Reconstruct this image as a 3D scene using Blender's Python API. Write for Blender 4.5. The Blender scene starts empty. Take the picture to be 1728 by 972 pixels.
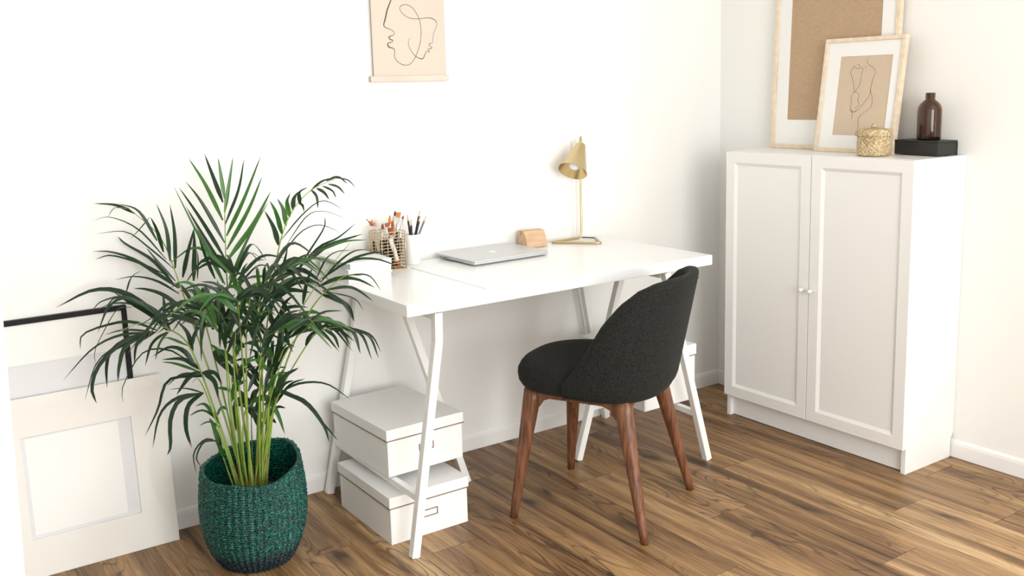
import bpy, bmesh, math, random
from mathutils import Vector, Matrix
from mathutils import noise as mnoise
random.seed(11)
S = bpy.context.scene
COL = S.collection
PI = math.pi

# ------------------------------------------------------------------ camera
def set_camera():
    C = Vector((-3.0989, -2.9282, 1.3184)); yaw, pitch, roll = 0.6, 0.1632, -0.0268
    f = Vector((math.sin(yaw)*math.cos(pitch), math.cos(yaw)*math.cos(pitch), -math.sin(pitch)))
    r = Vector((math.cos(yaw), -math.sin(yaw), 0)); u = r.cross(f)
    r2 = r*math.cos(roll)+u*math.sin(roll); u2 = -r*math.sin(roll)+u*math.cos(roll)
    cam = bpy.data.cameras.new('camera'); o = bpy.data.objects.new('camera', cam); COL.objects.link(o)
    o.matrix_world = Matrix(((r2.x, u2.x, -f.x, C.x), (r2.y, u2.y, -f.y, C.y), (r2.z, u2.z, -f.z, C.z), (0, 0, 0, 1)))
    cam.sensor_width = 36; cam.lens = 1632.98/1728*36; cam.shift_y = (418.91-486)/1728; cam.clip_start = .05
    S.camera = o
set_camera()

# ------------------------------------------------------------------ world, daylight, exposure
S.view_settings.view_transform = 'Standard'; S.view_settings.look = 'None'
S.view_settings.gamma = 1; S.view_settings.use_curve_mapping = False
S.view_settings.exposure = 0.15
W = bpy.data.worlds.new('world'); S.world = W; W.use_nodes = True
bg = W.node_tree.nodes['Background']; bg.inputs[0].default_value = (0.86, 0.93, 1, 1); bg.inputs[1].default_value = 1.0
def window_light(name, loc, rot, sx, sy, watts, color):
    l = bpy.data.lights.new(name, 'AREA'); l.shape = 'RECTANGLE'; l.size = sx; l.size_y = sy
    l.energy = watts; l.color = color
    o = bpy.data.objects.new(name, l); COL.objects.link(o); o.location = loc; o.rotation_euler = rot
# daylight standing in the openings of window_1 (right wall) and window_2 (front wall)
window_light('daylight_right', (-0.01, -2.95, 1.35), (0, PI/2, 0), 1.9, 1.5, 52, (1, .995, .975))
window_light('daylight_front', (-2.2, -4.58, 1.35), (PI/2, 0, 0), 1.9, 1.9, 88, (1, .995, .975))

# ------------------------------------------------------------------ materials
def mat(name, color=(.8,.8,.8), rough=.5, metal=0, bump=0, bscale=200, spec=.5, coat=0, var=0, vscale=8, trans=0, ior=1.45, sheen=0):
    m = bpy.data.materials.new(name); m.use_nodes = True; n = m.node_tree.nodes; l = m.node_tree.links
    b = n['Principled BSDF']
    b.inputs['Base Color'].default_value = (*color, 1); b.inputs['Roughness'].default_value = rough
    b.inputs['Metallic'].default_value = metal; b.inputs['Specular IOR Level'].default_value = spec
    b.inputs['Coat Weight'].default_value = coat; b.inputs['IOR'].default_value = ior
    b.inputs['Transmission Weight'].default_value = trans; b.inputs['Sheen Weight'].default_value = sheen
    tc = n.new('ShaderNodeTexCoord')
    if var:
        nz = n.new('ShaderNodeTexNoise'); nz.inputs['Scale'].default_value = vscale; nz.inputs['Detail'].default_value = 4
        l.new(tc.outputs['Object'], nz.inputs['Vector'])
        mr = n.new('ShaderNodeMapRange'); mr.inputs[1].default_value = .3; mr.inputs[2].default_value = .7
        mr.inputs[3].default_value = 1-var; mr.inputs[4].default_value = 1+var
        l.new(nz.outputs['Fac'], mr.inputs[0])
        mx = n.new('ShaderNodeVectorMath'); mx.operation = 'MULTIPLY'; mx.inputs[0].default_value = color
        cx = n.new('ShaderNodeCombineXYZ')
        for i in range(3): l.new(mr.outputs[0], cx.inputs[i])
        l.new(cx.outputs[0], mx.inputs[1]); l.new(mx.outputs[0], b.inputs['Base Color'])
    if bump:
        nz = n.new('ShaderNodeTexNoise'); nz.inputs['Scale'].default_value = bscale; nz.inputs['Detail'].default_value = 3
        l.new(tc.outputs['Object'], nz.inputs['Vector'])
        bp = n.new('ShaderNodeBump'); bp.inputs['Strength'].default_value = bump; bp.inputs['Distance'].default_value = .002
        l.new(nz.outputs['Fac'], bp.inputs['Height']); l.new(bp.outputs[0], b.inputs['Normal'])
    return m

def wood(name, c1, c2, scale=(60, 60, 4), rough=.5, wave=0, spec=.5, bump=.15):
    m = bpy.data.materials.new(name); m.use_nodes = True; n = m.node_tree.nodes; l = m.node_tree.links
    b = n['Principled BSDF']; b.inputs['Roughness'].default_value = rough; b.inputs['Specular IOR Level'].default_value = spec
    tc = n.new('ShaderNodeTexCoord'); mp = n.new('ShaderNodeMapping'); mp.inputs['Scale'].default_value = scale
    l.new(tc.outputs['Object'], mp.inputs[0])
    nz = n.new('ShaderNodeTexNoise'); nz.inputs['Scale'].default_value = 1; nz.inputs['Detail'].default_value = 5; nz.inputs['Distortion'].default_value = wave
    l.new(mp.outputs[0], nz.inputs['Vector'])
    cr = n.new('ShaderNodeValToRGB'); cr.color_ramp.elements[0].position = .35; cr.color_ramp.elements[1].position = .65
    cr.color_ramp.elements[0].color = (*c1, 1); cr.color_ramp.elements[1].color = (*c2, 1)
    l.new(nz.outputs['Fac'], cr.inputs[0]); l.new(cr.outputs[0], b.inputs['Base Color'])
    bp = n.new('ShaderNodeBump'); bp.inputs['Strength'].default_value = bump; bp.inputs['Distance'].default_value = .0006
    l.new(nz.outputs['Fac'], bp.inputs['Height']); l.new(bp.outputs[0], b.inputs['Normal'])
    return m

def floor_material():
    m = bpy.data.materials.new('plank_floor'); m.use_nodes = True; n = m.node_tree.nodes; l = m.node_tree.links
    b = n['Principled BSDF']; b.inputs['Roughness'].default_value = .42; b.inputs['Specular IOR Level'].default_value = .35
    uv = n.new('ShaderNodeUVMap'); uv.uv_map = 'UVMap'
    at = n.new('ShaderNodeAttribute'); at.attribute_name = 'plank'
    sep = n.new('ShaderNodeSeparateColor'); l.new(at.outputs['Color'], sep.inputs[0])
    def M(op, a, c=None, d=None):
        x = n.new('ShaderNodeMath'); x.operation = op
        for i, v in enumerate((a, c, d)):
            if v is None: continue
            if isinstance(v, (int, float)): x.inputs[i].default_value = v
            else: l.new(v, x.inputs[i])
        return x.outputs[0]
    def N(sx, sy, detail=4, dist=0, off=0, rough=.55):
        mp = n.new('ShaderNodeMapping'); mp.inputs['Scale'].default_value = (sx, sy, 1); mp.inputs['Location'].default_value = (off, off*1.7, off)
        l.new(uv.outputs[0], mp.inputs[0])
        z = n.new('ShaderNodeTexNoise'); z.inputs['Scale'].default_value = 1; z.inputs['Detail'].default_value = detail
        z.inputs['Distortion'].default_value = dist; z.inputs['Roughness'].default_value = rough
        l.new(mp.outputs[0], z.inputs['Vector']); return z.outputs['Fac']
    def ramp(v, stops):
        c = n.new('ShaderNodeValToRGB'); e = c.color_ramp.elements
        while len(e) < len(stops): e.new(.5)
        for k, (p, col) in enumerate(stops): e[k].position = p; e[k].color = (*col, 1) if not isinstance(col, (int, float)) else (col, col, col, 1)
        l.new(v, c.inputs[0]); return c.outputs[0]
    def mul(a, bb, fac=1.0):
        x = n.new('ShaderNodeMixRGB'); x.blend_type = 'MULTIPLY'; x.inputs[0].default_value = fac
        l.new(a, x.inputs[1]); l.new(bb, x.inputs[2]); return x.outputs[0]
    # u = across the plank, v = along it
    broad = N(17, .9, 6, .5, 3, .62)
    tone = M('ADD', M('MULTIPLY', broad, .75), M('MULTIPLY', sep.outputs[0], .12))
    col = ramp(tone, [(.26, (.085, .040, .016)), (.38, (.21, .112, .048)), (.50, (.38, .225, .10)), (.64, (.56, .38, .20))])
    fine = N(230, 6, 6, .4, 9, .75)
    col = mul(col, ramp(fine, [(.34, .50), (.50, .98), (.66, 1.22)]))
    # cathedral rings
    sx = n.new('ShaderNodeSeparateXYZ'); l.new(uv.outputs[0], sx.inputs[0])
    warp = N(7, 1.3, 2, .2, 21, .5)
    rings = M('SINE', M('ADD', M('MULTIPLY', warp, 120), M('MULTIPLY', sx.outputs[0], 160)))
    rmask = ramp(N(6, .8, 2, 0, 40), [(.46, 0.0), (.60, 1.0)])
    rr = ramp(rings, [(.0, 1.05), (.66, 1.0), (.93, .45)])
    mx = n.new('ShaderNodeMixRGB'); mx.inputs[1].default_value = (1, 1, 1, 1); l.new(rmask, mx.inputs[0]); l.new(rr, mx.inputs[2])
    col = mul(col, mx.outputs[0])
    # dark streaks and cracks along the grain
    col = mul(col, ramp(N(75, 1.5, 4, .5, 55, .6), [(.31, .22), (.385, .92), (.6, 1.0)]))
    col = mul(col, ramp(N(16, 2.2, 5, 1.0, 75, .65), [(.25, .45), (.37, 1.0), (.6, 1.0)]))
    # knots
    vm = n.new('ShaderNodeMapping'); vm.inputs['Scale'].default_value = (4.2, 1.3, 0); l.new(uv.outputs[0], vm.inputs[0])
    vo = n.new('ShaderNodeTexVoronoi'); vo.voronoi_dimensions = '2D'; vo.inputs['Scale'].default_value = 1; vo.inputs['Randomness'].default_value = 1
    ad = n.new('ShaderNodeVectorMath'); ad.operation = 'ADD'; l.new(vm.outputs[0], ad.inputs[0])
    wz = n.new('ShaderNodeTexNoise'); wz.inputs['Scale'].default_value = 3; l.new(vm.outputs[0], wz.inputs['Vector'])
    sc = n.new('ShaderNodeVectorMath'); sc.operation = 'SCALE'; sc.inputs['Scale'].default_value = .35; l.new(wz.outputs['Color'], sc.inputs[0]); l.new(sc.outputs[0], ad.inputs[1])
    l.new(ad.outputs[0], vo.inputs['Vector'])
    col = mul(col, ramp(vo.outputs['Distance'], [(.02, .22), (.07, .65), (.14, 1.0)]))
    l.new(col, b.inputs['Base Color'])
    bp = n.new('ShaderNodeBump'); bp.inputs['Strength'].default_value = .25; bp.inputs['Distance'].default_value = .0008
    l.new(fine, bp.inputs['Height']); l.new(bp.outputs[0], b.inputs['Normal'])
    return m

WALLM = mat('wall_paint', (.86, .858, .835), .75, bump=.05, bscale=260)
CEILM = mat('ceiling_paint', (.86, .855, .84), .8)
TRIMM = mat('trim_white', (.84, .835, .82), .35, bump=.02, bscale=60)
WHITE = mat('white_lacquer', (.86, .86, .85), .3, bump=.02, bscale=90)
DESKM = mat('desk_white_gloss', (.87, .87, .87), .2)
CABM = mat('cabinet_white_paint', (.84, .835, .82), .28, bump=.03, bscale=300)
STEEL = mat('white_powder_coat', (.84, .84, .82), .33, bump=.03, bscale=500)
CARD = mat('white_paper_board', (.82, .815, .80), .5, bump=.06, bscale=700)
BRONZE = mat('bronze_metal', (.42, .30, .22), .35, metal=.9)
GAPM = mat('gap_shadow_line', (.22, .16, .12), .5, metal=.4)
BLACK = mat('black_frame', (.004, .004, .005), .5, spec=.25)
MATW = mat('white_passepartout', (.88, .875, .85), .8)
PAPERW = mat('white_backing_paper', (.74, .74, .76), .6)
CREAM = mat('cream_passepartout', (.83, .81, .765), .8)
PINE = wood('pale_pine', (.70, .56, .40), (.80, .68, .53), (40, 40, 5), .5)
PINEV = wood('pale_birch', (.60, .48, .40), (.68, .57, .49), (5, 60, 60), .5)
KRAFT = mat('kraft_board', (.47, .32, .19), .85, var=.07, vscale=90)
SAND = mat('sand_paper', (.62, .49, .36), .85, var=.02, vscale=60)
POSTER = mat('beige_poster_paper', (.62, .545, .465), .85, var=.01, vscale=40)
INK = mat('black_ink', (.03, .035, .03), .7)
PENCIL = mat('pencil_line', (.13, .10, .07), .8)
BRASS = mat('brushed_brass', (.62, .50, .28), .33, metal=1, bump=.03, bscale=400)
BRASSIN = mat('polished_brass_inside', (.56, .42, .20), .24, metal=1)
GOLDW = mat('gold_wire', (.62, .48, .28), .35, metal=.8)
BULB = mat('opal_bulb', (.9, .9, .9), .25)
BLKPL = mat('black_plastic', (.015, .017, .018), .4)
ALU = mat('silver_aluminium', (.56, .57, .58), .36, metal=.5)
ALUD = mat('white_logo', (.92, .92, .92), .3)
PORT = mat('port_black', (.02, .02, .02), .5)
BLOCK = wood('beech_block', (.56, .36, .21), (.68, .47, .31), (10, 60, 60), .55)
FABRIC = None
WALNUT = wood('walnut_leg', (.085, .032, .015), (.22, .088, .042), (110, 110, 7), .38, wave=.5)
CERAM = mat('white_ceramic', (.85, .85, .84), .25)
SEA = None
AMBER = mat('amber_glass', (.29, .15, .06), .03, trans=1, ior=1.5)
BOXBLK = mat('black_card_box', (.018, .018, .017), .5, bump=.1, bscale=900)
def glass_pane(name):
    m = bpy.data.materials.new(name); m.use_nodes = True; n = m.node_tree.nodes; l = m.node_tree.links
    n.remove(n['Principled BSDF']); out = n['Material Output']
    t = n.new('ShaderNodeBsdfTransparent'); g = n.new('ShaderNodeBsdfGlossy'); g.inputs['Roughness'].default_value = .02
    lw = n.new('ShaderNodeLayerWeight'); lw.inputs[0].default_value = .5
    pw = n.new('ShaderNodeMath'); pw.operation = 'POWER'; pw.inputs[1].default_value = 5; l.new(lw.outputs['Facing'], pw.inputs[0])
    fr = n.new('ShaderNodeMapRange'); fr.inputs[3].default_value = .022; fr.inputs[4].default_value = 1; l.new(pw.outputs[0], fr.inputs[0]); mx = n.new('ShaderNodeMixShader')
    l.new(fr.outputs[0], mx.inputs[0]); l.new(t.outputs[0], mx.inputs[1]); l.new(g.outputs[0], mx.inputs[2]); l.new(mx.outputs[0], out.inputs[0])
    return m
GLASS = glass_pane('clear_glazing')

def fabric():
    m = bpy.data.materials.new('charcoal_fabric'); m.use_nodes = True; n = m.node_tree.nodes; l = m.node_tree.links
    b = n['Principled BSDF']; b.inputs['Roughness'].default_value = .92; b.inputs['Sheen Weight'].default_value = .04; b.inputs['Specular IOR Level'].default_value = .15
    tc = n.new('ShaderNodeTexCoord'); nz = n.new('ShaderNodeTexNoise'); nz.inputs['Scale'].default_value = 420; nz.inputs['Detail'].default_value = 2
    l.new(tc.outputs['Object'], nz.inputs['Vector'])
    cr = n.new('ShaderNodeValToRGB'); cr.color_ramp.elements[0].position = .36; cr.color_ramp.elements[1].position = .68
    cr.color_ramp.elements[0].color = (.003, .0032, .003, 1); cr.color_ramp.elements[1].color = (.030, .031, .028, 1)
    l.new(nz.outputs['Fac'], cr.inputs[0]); l.new(cr.outputs[0], b.inputs['Base Color'])
    bp = n.new('ShaderNodeBump'); bp.inputs['Strength'].default_value = .5; bp.inputs['Distance'].default_value = .0012
    l.new(nz.outputs['Fac'], bp.inputs['Height']); l.new(bp.outputs[0], b.inputs['Normal'])
    return m
FABRIC = fabric()

def woven(name, c0, c1, c2, scale, rough=.55, spec=.4, band=None):
    m = bpy.data.materials.new(name); m.use_nodes = True; n = m.node_tree.nodes; l = m.node_tree.links
    b = n['Principled BSDF']; b.inputs['Roughness'].default_value = rough; b.inputs['Specular IOR Level'].default_value = spec
    tc = n.new('ShaderNodeTexCoord'); nz = n.new('ShaderNodeTexNoise'); nz.inputs['Scale'].default_value = scale; nz.inputs['Detail'].default_value = 3
    l.new(tc.outputs['Object'], nz.inputs['Vector'])
    cr = n.new('ShaderNodeValToRGB'); e = cr.color_ramp.elements; e.new(.5)
    for k, (p, c) in enumerate(((.38, c0), (.52, c1), (.68, c2))): e[k].position = p; e[k].color = (*c, 1)
    l.new(nz.outputs['Fac'], cr.inputs[0]); src = cr.outputs[0]
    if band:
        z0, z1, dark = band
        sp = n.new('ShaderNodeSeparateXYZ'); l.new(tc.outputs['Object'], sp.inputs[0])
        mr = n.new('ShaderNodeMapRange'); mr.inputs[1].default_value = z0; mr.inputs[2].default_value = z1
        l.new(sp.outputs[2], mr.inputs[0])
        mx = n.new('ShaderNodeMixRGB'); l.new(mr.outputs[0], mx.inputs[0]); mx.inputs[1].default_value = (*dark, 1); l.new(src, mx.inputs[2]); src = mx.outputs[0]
    l.new(src, b.inputs['Base Color'])
    return m
TEAL = woven('teal_woven_seagrass', (.0004, .007, .006), (.0015, .040, .032), (.02, .27, .20), 260, .40, .35, band=(.045, .075, (.004, .014, .022)))  # brightest ramp tone paints gloss flecks into the teal weave
SEA = woven('natural_seagrass', (.34, .24, .12), (.52, .40, .23), (.70, .58, .38), 150, .6)

def leafmat(name, c1, c2, tl):
    m = bpy.data.materials.new(name); m.use_nodes = True; n = m.node_tree.nodes; l = m.node_tree.links
    b = n['Principled BSDF']; b.inputs['Roughness'].default_value = .34; b.inputs['Specular IOR Level'].default_value = .5
    tc = n.new('ShaderNodeTexCoord'); nz = n.new('ShaderNodeTexNoise'); nz.inputs['Scale'].default_value = 9; nz.inputs['Detail'].default_value = 3
    l.new(tc.outputs['Object'], nz.inputs['Vector'])
    cr = n.new('ShaderNodeValToRGB'); cr.color_ramp.elements[0].position = .3; cr.color_ramp.elements[1].position = .7
    cr.color_ramp.elements[0].color = (*c1, 1); cr.color_ramp.elements[1].color = (*c2, 1)
    l.new(nz.outputs['Fac'], cr.inputs[0]); l.new(cr.outputs[0], b.inputs['Base Color'])
    t = n.new('ShaderNodeBsdfTranslucent'); t.inputs[0].default_value = (*tl, 1)
    ad = n.new('ShaderNodeMixShader'); ad.inputs[0].default_value = .18
    l.new(b.outputs[0], ad.inputs[1]); l.new(t.outputs[0], ad.inputs[2]); l.new(ad.outputs[0], n['Material Output'].inputs[0])
    return m
LEAFD = leafmat('palm_leaf_dark', (.004, .016, .007), (.011, .038, .014), (.04, .14, .03))
LEAFB = leafmat('palm_leaf_bright', (.022, .085, .014), (.05, .16, .032), (.12, .35, .05))
STEMM = mat('palm_stem_green', (.20, .30, .045), .4, var=.25, vscale=14)
STEMB = mat('palm_stem_sheath', (.20, .15, .05), .55, var=.4, vscale=30)
SOIL = mat('potting_soil', (.03, .02, .014), .95, bump=.8, bscale=90)
TIPM = mat('dry_leaf_tip', (.16, .09, .05), .6)

# ------------------------------------------------------------------ mesh helpers
class MB:
    def __init__(s): s.v = []; s.f = []; s.m = []; s.sm = []
    def add(s, vs, fs, mi=0, smooth=False):
        k = len(s.v); s.v += [tuple(v) for v in vs]
        for f in fs: s.f.append(tuple(i+k for i in f)); s.m.append(mi); s.sm.append(smooth)
        return s
    def box(s, a, b, mi=0, M=None):
        x0, y0, z0 = a; x1, y1, z1 = b
        vs = [Vector(v) for v in ((x0,y0,z0),(x1,y0,z0),(x1,y1,z0),(x0,y1,z0),(x0,y0,z1),(x1,y0,z1),(x1,y1,z1),(x0,y1,z1))]
        if M: vs = [M @ v for v in vs]
        return s.add(vs, [(0,3,2,1),(4,5,6,7),(0,1,5,4),(1,2,6,5),(2,3,7,6),(3,0,4,7)], mi)
    def prism(s, poly, fn, a, b, mi=0, smooth=False):   # poly of 2D points, fn(u, v, w) -> 3D, extruded w from a to b
        n = len(poly); vs = [fn(u, v, a) for u, v in poly]+[fn(u, v, b) for u, v in poly]
        return s.add(vs, [tuple(range(n-1, -1, -1)), tuple(range(n, 2*n))]+[(i, (i+1) % n, n+(i+1) % n, n+i) for i in range(n)], mi, smooth)
    def tube(s, pts, r, n=10, mi=0, closed=False, smooth=True, caps=True, square=False, up=None):
        pts = [Vector(p) for p in pts]; N = len(pts)
        rr = r if isinstance(r, (list, tuple)) else [r]*N
        T = []
        for i in range(N):
            a = pts[(i-1) % N] if (closed or i > 0) else pts[0]; b = pts[(i+1) % N] if (closed or i < N-1) else pts[-1]
            T.append((b-a).normalized())
        ref = Vector(up) if up else (Vector((0, 0, 1)) if abs(T[0].z) < .9 else Vector((1, 0, 0)))
        nx = (ref - T[0]*ref.dot(T[0])).normalized(); vs = []
        for i in range(N):
            nx = (nx - T[i]*nx.dot(T[i])).normalized(); ny = T[i].cross(nx)
            for k in range(n):
                an = 2*PI*k/n + (PI/4 if square else 0); rad = rr[i]*(math.sqrt(2) if square else 1)
                vs.append(pts[i]+nx*math.cos(an)*rad+ny*math.sin(an)*rad)
        fs = []
        for i in range(N if closed else N-1):
            for k in range(n):
                j = (i+1) % N; fs.append((i*n+k, i*n+(k+1) % n, j*n+(k+1) % n, j*n+k))
        if caps and not closed: fs += [tuple(range(n-1, -1, -1)), tuple(range((N-1)*n, N*n))]
        return s.add(vs, fs, mi, smooth)
    def lathe(s, prof, n=48, mi=0, c=(0, 0, 0), fn=None, smooth=True, close=False, M=None):
        vs = []; P = len(prof)
        for i in range(n):
            a = 2*PI*i/n
            for j, (r, z) in enumerate(prof):
                v = Vector((r*math.cos(a), r*math.sin(a), z))
                if fn: v = fn(v, a, j)
                if M: v = M @ v
                vs.append(v+Vector(c))
        fs = []
        for i in range(n):
            q = (i+1) % n
            for j in range(P-1): fs.append((i*P+j, q*P+j, q*P+j+1, i*P+j+1))
            if close: fs.append((i*P+P-1, q*P+P-1, q*P, i*P))
        return s.add(vs, fs, mi, smooth)
    def build(s, name, mats, parent=None, bevel=0, loc=None, rotz=0, seg=2, merge=False):
        me = bpy.data.meshes.new(name); me.from_pydata([tuple(v) for v in s.v], [], s.f)
        if not isinstance(mats, (list, tuple)): mats = [mats]
        for m in mats: me.materials.append(m)
        for i, p in enumerate(me.polygons): p.material_index = s.m[i]; p.use_smooth = s.sm[i]
        bm = bmesh.new(); bm.from_mesh(me)
        if merge: bmesh.ops.remove_doubles(bm, verts=bm.verts, dist=1e-5)
        bmesh.ops.recalc_face_normals(bm, faces=bm.faces); bm.to_mesh(me); bm.free()
        o = bpy.data.objects.new(name, me); COL.objects.link(o)
        if parent: o.parent = parent
        if loc: o.location = loc
        o.rotation_euler.z = rotz
        if bevel:
            b = o.modifiers.new('bevel', 'BEVEL'); b.width = bevel; b.segments = seg; b.limit_method = 'ANGLE'; b.angle_limit = .7
        return o
def tag(o, label, cat, group=None):
    o['label'] = label; o['category'] = cat
    if group: o['group'] = group
    return o
def thing(name, label, cat, loc=(0, 0, 0), rotz=0, group=None):
    o = bpy.data.objects.new(name, None); COL.objects.link(o); o.location = loc; o.rotation_euler.z = rotz
    o.empty_display_size = .1
    return tag(o, label, cat, group)
def struct(o): o['kind'] = 'structure'; return o
def copy_tree(o, parent=None):
    c = o.copy(); COL.objects.link(c); c.parent = parent
    for ch in list(o.children): copy_tree(ch, c)
    return c
def spline(pts, n):
    pts = [Vector(p) for p in pts]
    if len(pts) == 2: return [pts[0].lerp(pts[1], i/n) for i in range(n+1)]
    P = [pts[0]*2-pts[1]]+pts+[pts[-1]*2-pts[-2]]; segs = len(pts)-1; out = []
    for i in range(n+1):
        t = i/n*segs; k = min(int(t), segs-1); t -= k
        a, b, c, d = P[k:k+4]
        out.append(.5*((2*b)+(c-a)*t+(2*a-5*b+4*c-d)*t*t+(-a+3*b-3*c+d)*t**3))
    return out
def rounded(pts, r, n=6, closed=True):     # round the corners of a polyline
    pts = [Vector(p) for p in pts]; N = len(pts); out = []
    for i in range(N):
        if not closed and i in (0, N-1): out.append(pts[i]); continue
        a, b, c = pts[i-1], pts[i], pts[(i+1) % N]
        u = (a-b); w = (c-b); d = min(r, u.length*.48, w.length*.48); u.normalize(); w.normalize()
        p0, p1 = b+u*d, b+w*d
        for k in range(n+1):
            t = k/n; out.append(p0*(1-t)**2+b*2*t*(1-t)+p1*t*t)
    return out
def catm2(pts, n):
    return [(v.x, v.y) for v in spline([(a, b, 0) for a, b in pts], n)]

# ================================================================== THE ROOM
XL, YF, ZC = -3.75, -4.6, 2.55
# floor: individual planks, long side along y
def build_floor():
    me = bpy.data.meshes.new('floor'); vs = []; fs = []; uvs = []; cols = []; mi = []
    base = [(XL, YF, -.004), (0, YF, -.004), (0, 0, -.004), (XL, 0, -.004)]
    vs += base; fs.append((0, 1, 2, 3)); uvs.append([(0, 0)]*4); cols.append((0, 0, 0)); mi.append(1)
    pitch = .1597; L = 1.29; g = .0003
    joints = {1: -1.26, 2: -.70, 4: -.952, 5: -.492, 6: -1.208, 9: -.625, 11: -.431, 0: -.20, 3: -.15, 7: -.25, 8: -1.05, 10: -1.0}
    for k in range(-3, 23):
        x1 = -.394-pitch*(k-1); x0 = x1-pitch; x0c, x1c = max(x0, XL), min(x1, 0)
        if x1c <= x0c: continue
        j = joints.get(k, random.uniform(-1.2, 0)); y = j+L*2
        while y > 0: y -= L
        edges = [0]
        while y > YF: edges.append(y); y -= L
        edges.append(YF)
        for a, b in zip(edges[:-1], edges[1:]):
            if a-b < .02: continue
            n = len(vs); e = .0006
            vs += [(x0c+g, b+e, 0), (x1c-g, b+e, 0), (x1c-g, a-e, 0), (x0c+g, a-e, 0)]
            vs += [(x0c+g, b+e, -.004), (x1c-g, b+e, -.004), (x1c-g, a-e, -.004), (x0c+g, a-e, -.004)]
            ou, ov = random.uniform(0, 60), random.uniform(0, 60); rnd = (random.random(), random.random(), random.random())
            for f in ((0,1,2,3),(0,4,5,1),(1,5,6,2),(2,6,7,3),(3,7,4,0)):
                fs.append(tuple(n+i for i in f)); uvs.append([(vs[n+i][0]+ou, vs[n+i][1]+ov) for i in f]); cols.append(rnd); mi.append(0 if f == (0,1,2,3) else 1)
    me.from_pydata(vs, [], fs)
    me.uv_layers.new(name='UVMap'); me.color_attributes.new('plank', 'FLOAT_COLOR', 'CORNER')
    uvl = me.uv_layers['UVMap']; ca = me.color_attributes['plank']
    for p, u, c, m in zip(me.polygons, uvs, cols, mi):
        p.material_index = m
        for li, q in zip(p.loop_indices, u): uvl.data[li].uv = q; ca.data[li].color = (*c, 1)
    me.materials.append(floor_material()); me.materials.append(mat('plank_seam', (.10, .06, .035), .7))
    o = bpy.data.objects.new('floor', me); COL.objects.link(o); return struct(o)
build_floor()
def wall_with_hole(name, axis, c, span, hole, thick):
    b = MB(); (a0, a1), (h0, h1, z0, z1) = span, hole
    def bx(p, q, s, t):
        if axis == 'x': b.box((min(c, c+thick), p, s), (max(c, c+thick), q, t))
        else: b.box((p, min(c, c+thick), s), (q, max(c, c+thick), t))
    bx(a0, h0, 0, ZC); bx(h1, a1, 0, ZC); bx(h0, h1, 0, z0); bx(h0, h1, z1, ZC)
    return struct(b.build(name, WALLM))
struct(MB().box((XL-.12, 0, 0), (.12, .12, ZC)).build('wall_back', WALLM))
wall_with_hole('wall_right', 'x', 0, (YF-.12, 0), (-3.9, -2.0, .6, 2.1), .12)
wall_with_hole('wall_front', 'y', YF, (XL-.12, 0), (-3.15, -1.25, .4, 2.3), -.12)
struct(MB().box((XL-.12, YF, 0), (XL, 0, ZC)).build('wall_left', WALLM))
struct(MB().box((XL-.12, YF-.12, ZC), (.12, .12, ZC+.1)).build('ceiling', CEILM))
# window frames in the two openings
def window(name, axis, c, h0, h1, z0, z1):
    b = MB(); t = .05
    def bx(p, q, s, u):
        if axis == 'x': b.box((c, p, s), (c+.06, q, u))
        else: b.box((p, c-.06, s), (q, c, u))
    bx(h0, h0+t, z0, z1); bx(h1-t, h1, z0, z1); bx(h0+t, h1-t, z0, z0+t); bx(h0+t, h1-t, z1-t, z1); m = (h0+h1)/2; bx(m-.03, m+.03, z0+t, z1-t)
    return struct(b.build(name, TRIMM, bevel=.004))
window('window_1', 'x', .04, -3.9, -2.0, .6, 2.1)
window('window_2', 'y', YF-.04, -3.15, -1.25, .4, 2.3)
# skirting boards with a sloped, rounded top
BP = [(0, 0), (.010, 0), (.010, .046), (.008, .056), (.004, .062), (0, .064)]
struct(MB().prism(BP, lambda u, v, w: (w, -u, v), XL, -.010).build('baseboard_back', TRIMM, bevel=.001))
struct(MB().prism(BP, lambda u, v, w: (-u, w, v), YF, 0).build('baseboard_right', TRIMM, bevel=.001))
# white casing of the doorway the picture is taken through, at the far left
cas = MB(); 
for sgn in (0,):
    x = -2.9704; 
    cas.prism([(-.60, 0), (0, 0), (0, .09), (-.60, .09)], lambda u, v, w: (x+u+.0246*(w-.7273), -1.632+v, w), 0, ZC)
struct(cas.build('trim_1', TRIMM, bevel=.003))

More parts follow.
